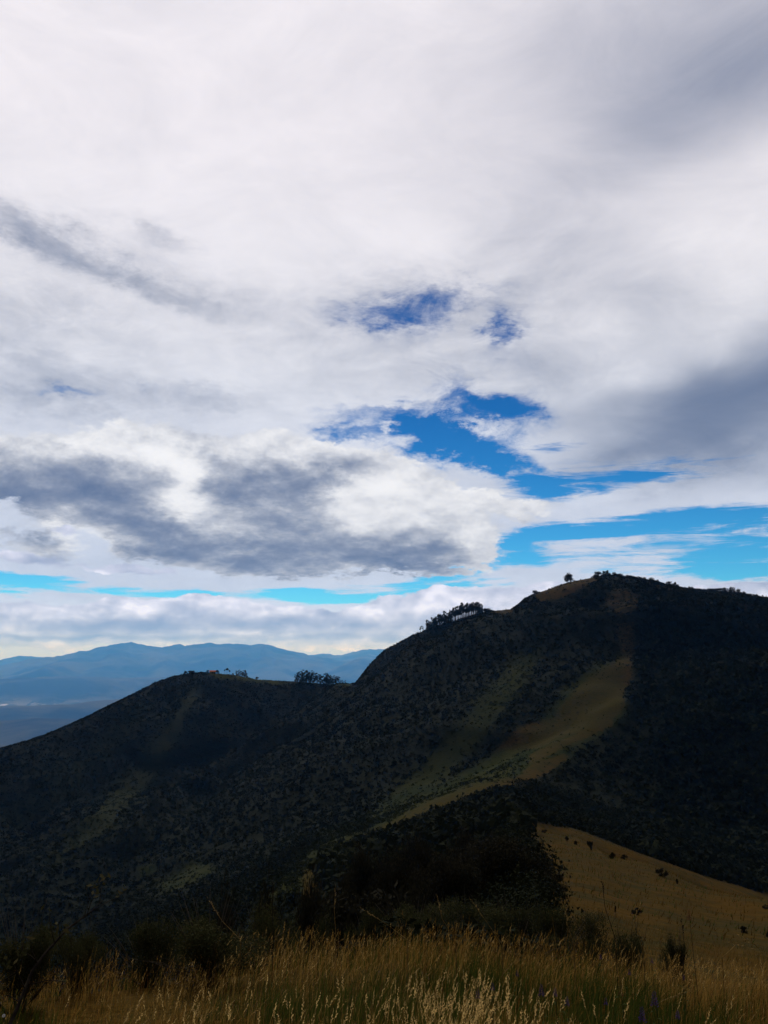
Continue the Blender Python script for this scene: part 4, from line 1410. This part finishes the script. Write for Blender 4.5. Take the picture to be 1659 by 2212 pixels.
M_PURPLE = flat_mat('lupin_petals', (.018, .009, .040), (.050, .026, .105))
M_STEM = flat_mat('green_stem', (.030, .040, .014), (.05, .06, .02))
M_DARKSTEM = flat_mat('dark_stalk', (.018, .014, .012), (.04, .032, .024))
M_WHITE = flat_mat('white_petals', (.62, .62, .66), (.80, .80, .82))
M_YELLOW = flat_mat('flower_eye', (.55, .38, .05), (.6, .45, .08))
M_STRAW = flat_mat('straw_stalk', (.20, .13, .045), (.34, .24, .10))
M_RUST = flat_mat('rusty_seeds', (.05, .016, .010), (.09, .03, .018))
M_THORN = flat_mat('orange_petals', (.6, .16, .02), (.7, .22, .04))


def spike(name, x, y, above, size, mat, label, cat, wid=.42, group=None, seed=0):
    """a flower spike whose head sits at the measured point, on a stem down to the ground"""
    r = ray_r(x, y, above, 1.6, 60)
    top = Vector(P(x, y, r)); gz = hgt(top.x, top.y)
    gq = np.random.default_rng(seed)
    root = link(name, None, loc=(top.x, top.y, gz), label=label, cat=cat, group=group)
    H = top.z - gz
    ln = gq.normal(0, .04, 2)
    st = [(-ln[0], -ln[1], -.03), (-ln[0] * .5, -ln[1] * .4, H * .5), (0, 0, H + size * .45)]
    v, f = tube(st, [.0032, .0026, .0012], 5)
    link('stem', mesh_from(v, f, 'stem', None, True), M_STEM if mat is M_PURPLE else M_DARKSTEM, parent=root)
    n = 64
    t = (np.arange(n) + .5) / n; a = np.arange(n) * 2.4
    rad = size * wid * .5 * (1 - .65 * t) * (.8 + .4 * gq.random(n))
    c = np.stack([rad * np.cos(a) * .6, rad * np.sin(a) * .6, H - size * .5 + size * t], 1)
    o = np.stack([np.cos(a), np.sin(a), .5 + 0 * a], 1); o /= np.linalg.norm(o, axis=1)[:, None]
    b = np.stack([-np.sin(a), np.cos(a), 0 * a], 1)
    L = rad[:, None] * .9; W = rad[:, None] * .38
    vv = np.stack([c, c + o * L * .5 - b * W, c + o * L, c + o * L * .5 + b * W], 1).reshape(-1, 3)
    link('flower_head', mesh_from(vv, np.arange(4 * n).reshape(n, 4), 'flower_head'), mat, parent=root)
    lv = []
    for q in range(5):                      # leaflets on the stem
        aa = gq.uniform(0, 6.28); zz = H * (.3 + .12 * q); l = .055
        dx, dy = math.cos(aa), math.sin(aa)
        lv += [(0, 0, zz), (dx * l * .5 - dy * .007, dy * l * .5 + dx * .007, zz + .02), (dx * l, dy * l, zz + .012), (dx * l * .5 + dy * .007, dy * l * .5 - dx * .007, zz + .02)]
    link('leaves', mesh_from(lv, np.arange(20).reshape(5, 4), 'leaves'), M_STEM, parent=root)


LUPINS = [(405, 690, .07, 'purple lupin spike leftmost in the green grass, just below the paler grass'),
          (470, 658, .055, 'small purple lupin head beside the leftmost lupin spikes'),
          (575, 600, .05, 'small dark purple lupin a little above and right of the leftmost pair'),
          (680, 675, .085, 'broad purple lupin in the middle of the green patch'),
          (738, 682, .06, 'smaller purple lupin close to the right of the broad one'),
          (790, 722, .065, 'dim purple lupin low in the green patch'),
          (958, 722, .05, 'faint purple lupin alone right of the dim low one'),
          (1115, 780, .10, 'tall purple lupin spike at the bottom edge beside a dry stalk'),
          (1168, 712, .11, 'tallest purple lupin spike, right of centre near the bent straw'),
          (1268, 780, .06, 'purple lupin at the bottom right of the green patch'),
          (1060, 595, .05, 'dark lupin above the tallest spike at the edge of the dry grass'),
          (1157, 545, .05, 'small reddish purple lupin up in the dry grass'),
          (1295, 618, .045, 'small violet lupin in the dry grass on the right'),
          (935, 528, .05, 'dark violet lupin highest up in the dry grass')]
for k, (cx_, cy_, s, lab) in enumerate(LUPINS):
    spike('lupin', 829.5 + .5 * cx_, 1802.7 + .5 * cy_, .42, s, M_PURPLE, lab, 'flower', .45, 'purple lupins in the meadow', k)
spike('dock_plant', 829.5 + .5 * 1020, 1802.7 + .5 * 650, .45, .16, M_RUST, 'rusty brown dock seed spike standing in the green part of the meadow', 'plant', .2, None, 40)
spike('dock_plant', 829.5 + .5 * 1318, 1802.7 + .5 * 350, .9, .10, M_RUST, 'dark seed head on a tall thin stalk against the golden knoll', 'plant', .4, None, 41)


def bent_stalk():
    pts = [(4, 2290), (22, 2212), (40, 2172), (70, 2097), (100, 2057), (145, 2007), (190, 1974), (222, 1945)]
    r0 = 2.55
    W = [Vector(P(x, y, r0 + .05 * i)) for i, (x, y) in enumerate(pts)]
    gz = hgt(W[0].x, W[0].y)
    base = Vector((W[0].x - .05, W[0].y, gz))
    root = link('bent_stalk', None, loc=base, label='long dark bent stalk arching up in front of the grass at far left', cat='plant stalk')
    loc = [Vector((0, 0, -.05))] + [w - base for w in W]
    v, f = tube(loc, [.0062, .0060, .0056, .0050, .0042, .0036, .0028, .0020, .0012], 7)
    link('stem', mesh_from(v, f, 'stem', None, True), M_DARKSTEM, parent=root)
    gq = np.random.default_rng(3)
    for k in range(11):
        i = 4 + k % 5
        t = gq.random()
        p = loc[i - 1].lerp(loc[i], t) if i < len(loc) else loc[-1]
        d = Vector((gq.normal(0, .5), gq.normal(0, .3), gq.uniform(.2, 1))).normalized() * gq.uniform(.05, .12)
        v, f = tube([p, p + d * .6, p + d + Vector((.01, 0, -.01))], [.0016, .0011, .0006], 4)
        tw = link('twig', mesh_from(v, f, 'twig'), M_DARKSTEM, parent=root)
        lv, lf, lt = leaf_cloud(7, .010, [tuple(p + d)], [(.02, .02, .02)], seed=k)
        link('dry_leaves', mesh_from(lv, lf, 'dry_leaves', {'tint': lt}), M_OLIVE, parent=tw)


bent_stalk()


def daisy():
    x, y = 8, 2194
    r = ray_r(x, y, .40, 1.6, 30)
    top = Vector(P(x, y, r)); gz = hgt(top.x, top.y)
    root = link('white_flower', None, loc=(top.x, top.y, gz), label='small white flower in the bottom left corner of the meadow', cat='flower')
    H = top.z - gz
    v, f = tube([(.01, 0, -.02), (0, .01, H * .5), (0, 0, H)], [.002, .0016, .001], 5)
    link('stem', mesh_from(v, f, 'stem', None, True), M_STEM, parent=root)
    for k in range(7):
        a = k * 2 * math.pi / 7 + .2; ca, sa = math.cos(a), math.sin(a)
        n = Vector((0, -.8, .6)).normalized(); u = n.orthogonal().normalized(); w = n.cross(u)
        d = (u * ca + w * sa); s = n.cross(d)
        c = Vector((0, 0, H))
        q = [c + d * .002, c + d * .006 - s * .0045 + n * .001, c + d * .012 - s * .003, c + d * .0125 + s * .003, c + d * .006 + s * .0045 + n * .001]
        me = bpy.data.meshes.new('petal'); me.from_pydata([tuple(p) for p in q], [], [(0, 1, 2, 3, 4)])
        link('petal', me, M_WHITE, parent=root)
    v, f = tube([(0, -.0005, H), (0, -.003, H + .002)], [.003, .0022], 8)
    link('flower_eye', mesh_from(v, f, 'flower_eye'), M_YELLOW, parent=root)


daisy()

# tall single stalks rising above the meadow's edge, from root to tip
STALKS = [
    ((1330, 2030), (1307, 1960), (1300, 1900), 'thin dark stalk leaning left against the golden knoll'),
    ((1475, 2110), (1478, 2040), (1472, 1985), 'dark upright stalk in front of the right part of the knoll'),
    ((1085, 2040), (1050, 1990), (1022, 1950), 'pale curved straw arching left over the low green shrubs'),
    ((985, 2030), (955, 1985), (946, 1946), 'thin straw beside the pale curved one over the shrubs'),
    ((1659, 2070), (1630, 2040), (1600, 2022), 'bright straw leaning in from the right edge of the picture'),
    ((1560, 2070), (1590, 2040), (1615, 2047), 'pale straw that bends over sharply near the right edge'),
    ((1070, 2130), (1090, 2100), (1110, 2078), 'pale straw slanting right in the middle of the dry grass'),
    ((1390, 2185), (1435, 2160), (1480, 2143), 'bent pale straw with a tuft beside the tallest lupin'),
    ((725, 2010), (722, 1965), (724, 1925), 'thin pale stalk in front of the crooked dark tree'),
    ((590, 2010), (588, 1950), (590, 1898), 'tall leafy wand rising in front of the dark bushes'),
    ((520, 2030), (480, 1990), (455, 1950), 'straw leaning left out of the broad straggly shrub'),
    ((880, 2030), (840, 2000), (790, 1968), 'long straw arching left by the crooked tree'),
    ((1240, 2040), (1225, 1995), (1222, 1960), 'short pale stalk in front of the low olive shrub'),
    ((1390, 2050), (1370, 1990), (1380, 1960), 'wispy straw in front of the lower middle of the knoll'),
]
for k, (a, b, c, lab) in enumerate(STALKS):
    r = min(ray_r(a[0], a[1], .12, 1.6, 40), 9.0)
    A, B, Cc = (Vector(P(q[0], q[1], r)) for q in (a, b, c))
    gz = hgt(A.x, A.y)
    root = link('grass_stalk', None, loc=(A.x, A.y, gz), label=lab, cat='stalk', group='single stalks standing above the meadow')
    o = Vector((A.x, A.y, gz))
    mt = M_DARKSTEM if 'dark' in lab.split(' against')[0].split(' in front')[0] or 'wand' in lab else M_STRAW
    pts = [Vector((0, 0, -.03)), A - o, B - o, Cc - o]
    sc = r / 6
    v, f = tube(pts, [.0030 * sc, .0026 * sc, .0020 * sc, .0008 * sc], 5)
    link('stem', mesh_from(v, f, 'stem', None, True), mt, parent=root)
    gq = np.random.default_rng(k + 60)
    tip = np.array([tuple(Cc - o)]); td = np.array([tuple(Cc - B)])
    hv, hf, hc = heads(tip, td, np.array([.16 * sc]), np.array([.012 * sc]), np.array([[.2, .13, .05]]), gq, K=12)
    link('seed_head', mesh_from(hv, hf, 'seed_head', {'tint': np.zeros(len(hv))}), mt, parent=root)
